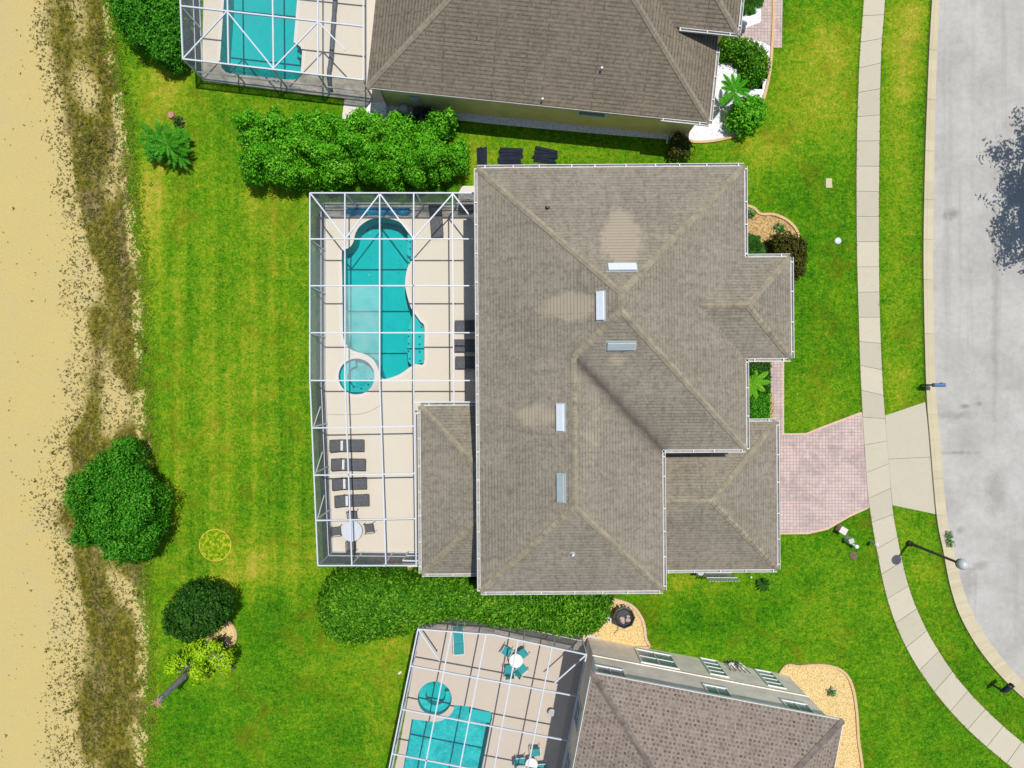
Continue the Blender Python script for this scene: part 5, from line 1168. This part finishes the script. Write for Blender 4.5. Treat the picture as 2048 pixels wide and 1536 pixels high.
# planks
for pile, (cx, cy, n, L, wd, along, jit, zoff) in enumerate(((964, 312, 4, 1.05, .16, 90, 4, 0), (1021, 314, 7, 1.35, .17, 0, 4, 0), (1090, 312, 6, 1.35, .17, -8, 9, 0))):
    lab = ('short black board in the pile nearest the loose hedge', 'black board in the middle pile of the three behind the house', 'black board in the fanned out pile farthest from the loose hedge')[pile]
    for i in range(n):
        a = R(along+random.uniform(-jit, jit)); p = P(cx, cy); off = (i-(n-1)/2)*.145; d = Vector((math.cos(a), math.sin(a), 0)); s = Vector((-d.y, d.x, 0)); c = p+s*off*(1 if pile < 2 else .95)+d*random.uniform(-.08, .08)+V(0, 0, .05+.035*(i % 3))
        o = MB().bar(c-d*L/2, c+d*L/2, wd, .04).build('board', M['black']); tag(o, lab, 'board', ('boards in the short pile', 'boards in the middle pile', 'boards in the fanned pile')[pile])
# picket screen and equipment by the garage
pf = empty('picket_fence', P(1430, 1135), 'white picket screen standing below the garage eave', 'fence'); q = MB()
for i in range(11):
    b = P(1402+i*5.4, 1144); MB().bar(b, b+V(0, 0, 1.95), .085, .025, up=(0, 1, 0)).build('picket', M['white'], pf)
for zz in (.35, 1.4): MB().bar(P(1400, 1143)+V(0, .03, zz), P(1459, 1143)+V(0, .03, zz), .04, .09).build('rail', M['white'], pf)
ac = small('equipment_box', 'dark metal unit beside the white picket screen', 'equipment', lambda mb, p: mb.box(p+V(0, 0, .4), (.55, .5, .8)), 1394, 1137, M['dark']); q = MB(); q.cyl(P(1394, 1137)+V(0, 0, .8), .2, .03, 16); q.build('fan_grille', M['greymetal'], ac)
# pool equipment by the yellow house
aq = empty('air_conditioner', P(858, 237), 'dark air conditioner beside the wall of the yellow house', 'air conditioner'); MB().box(P(858, 240)+V(0, 0, .45), (.85, .8, .9), R(-6)).build('body', M['dark'], aq, bevel=.03); q = MB(); q.lathe(P(858, 240)+V(0, 0, .9), [(.34, 0), (.36, .04), (.1, .05)], 24); q.build('fan_grille', M['black'], aq)
pf_ = empty('pool_filter', P(812, 232), 'pool pump and filter with a pale round lid beside the yellow house', 'pool equipment'); MB().lathe(P(812, 228), [(.26, 0), (.28, .1), (.28, .8), (.2, .95), (.08, 1.0)], 20).build('tank', M['greymetal'], pf_); MB().tube([P(795, 226)+V(0, 0, .35), P(812, 228)+V(0, 0, .5), P(832, 240)+V(0, 0, .3)], .05, 8).build('pipe', M['white'], pf_); MB().box(P(796, 236)+V(0, 0, .3), (.6, .35, .6)).build('pump', M['dark'], pf_, bevel=.03); MB().box(P(836, 230)+V(0, 0, .35), (.4, .4, .7)).build('heater', M['dark'], pf_, bevel=.03)
# black tub with rocks, white pipe cap
tu_ = empty('tub', P(1244, 1228), 'black plastic tub with pinkish rocks on the yellow gravel', 'tub'); q = MB(); c = P(1244, 1226); q.lathe(c, [(.5, 0), (.55, .1), (.6, .8), (.64, .85), (.57, .86), (.53, .7), (.40, .62)], 8); q.build('shell', M['dark'], tu_)
for k in range(6):
    b = c+V(random.uniform(-.2, .25), random.uniform(-.35, .05), .66); q_s = random.uniform(.08, .17); mb = MB(); core(mb, [(b.x, b.y, b.z+.05, q_s, q_s*.8, q_s*.7)], 1.0, 8); mb.build('rock', M['rock'], tu_)
for k in range(3): MB().tube([c+V(-.22+.2*k, .42, .5), c+V(-.22+.2*k, .62, .55)], .045, 8).build('pipe', M['pad'], tu_)
hr = empty('hose_reel', P(1214, 1240), 'round white hose reel with dark centre between hedge and black tub', 'hose reel'); MB().lathe(P(1216, 1236), [(.17, 0), (.17, .3), (.12, .32)], 16).build('drum', M['white'], hr); MB().cyl(P(1216, 1236)+V(0, 0, .3), .06, .05, 12).build('hub', M['dark'], hr); MB().tube([P(1220, 1240)+V(0, 0, .1), P(1234, 1236)+V(0, 0, .04), P(1236, 1256)+V(0, 0, .04), P(1228, 1268)+V(0, 0, .04)], .02, 6).build('hose', M['dark'], hr)
st_ = empty('stacked_stones', P(1462, 1318), 'heap of pale stones and sticks against the grey stucco wall', 'stone heap')
for k in range(10):
    b = P(1455+random.uniform(0, 26), 1322+random.uniform(0, 10)); mb = MB(); core(mb, [(b.x, b.y, .2+.12*(k % 3), random.uniform(.1, .2), random.uniform(.1, .16), .14)], 1.0, 7); mb.build('stone', M['pad'], st_)
for k in range(5): b = P(1450+5*k, 1320); MB().tube([b, b+V(.1*k, -.15, 1.2+.1*k)], .03, 6).build('stick', M['bark'], st_)
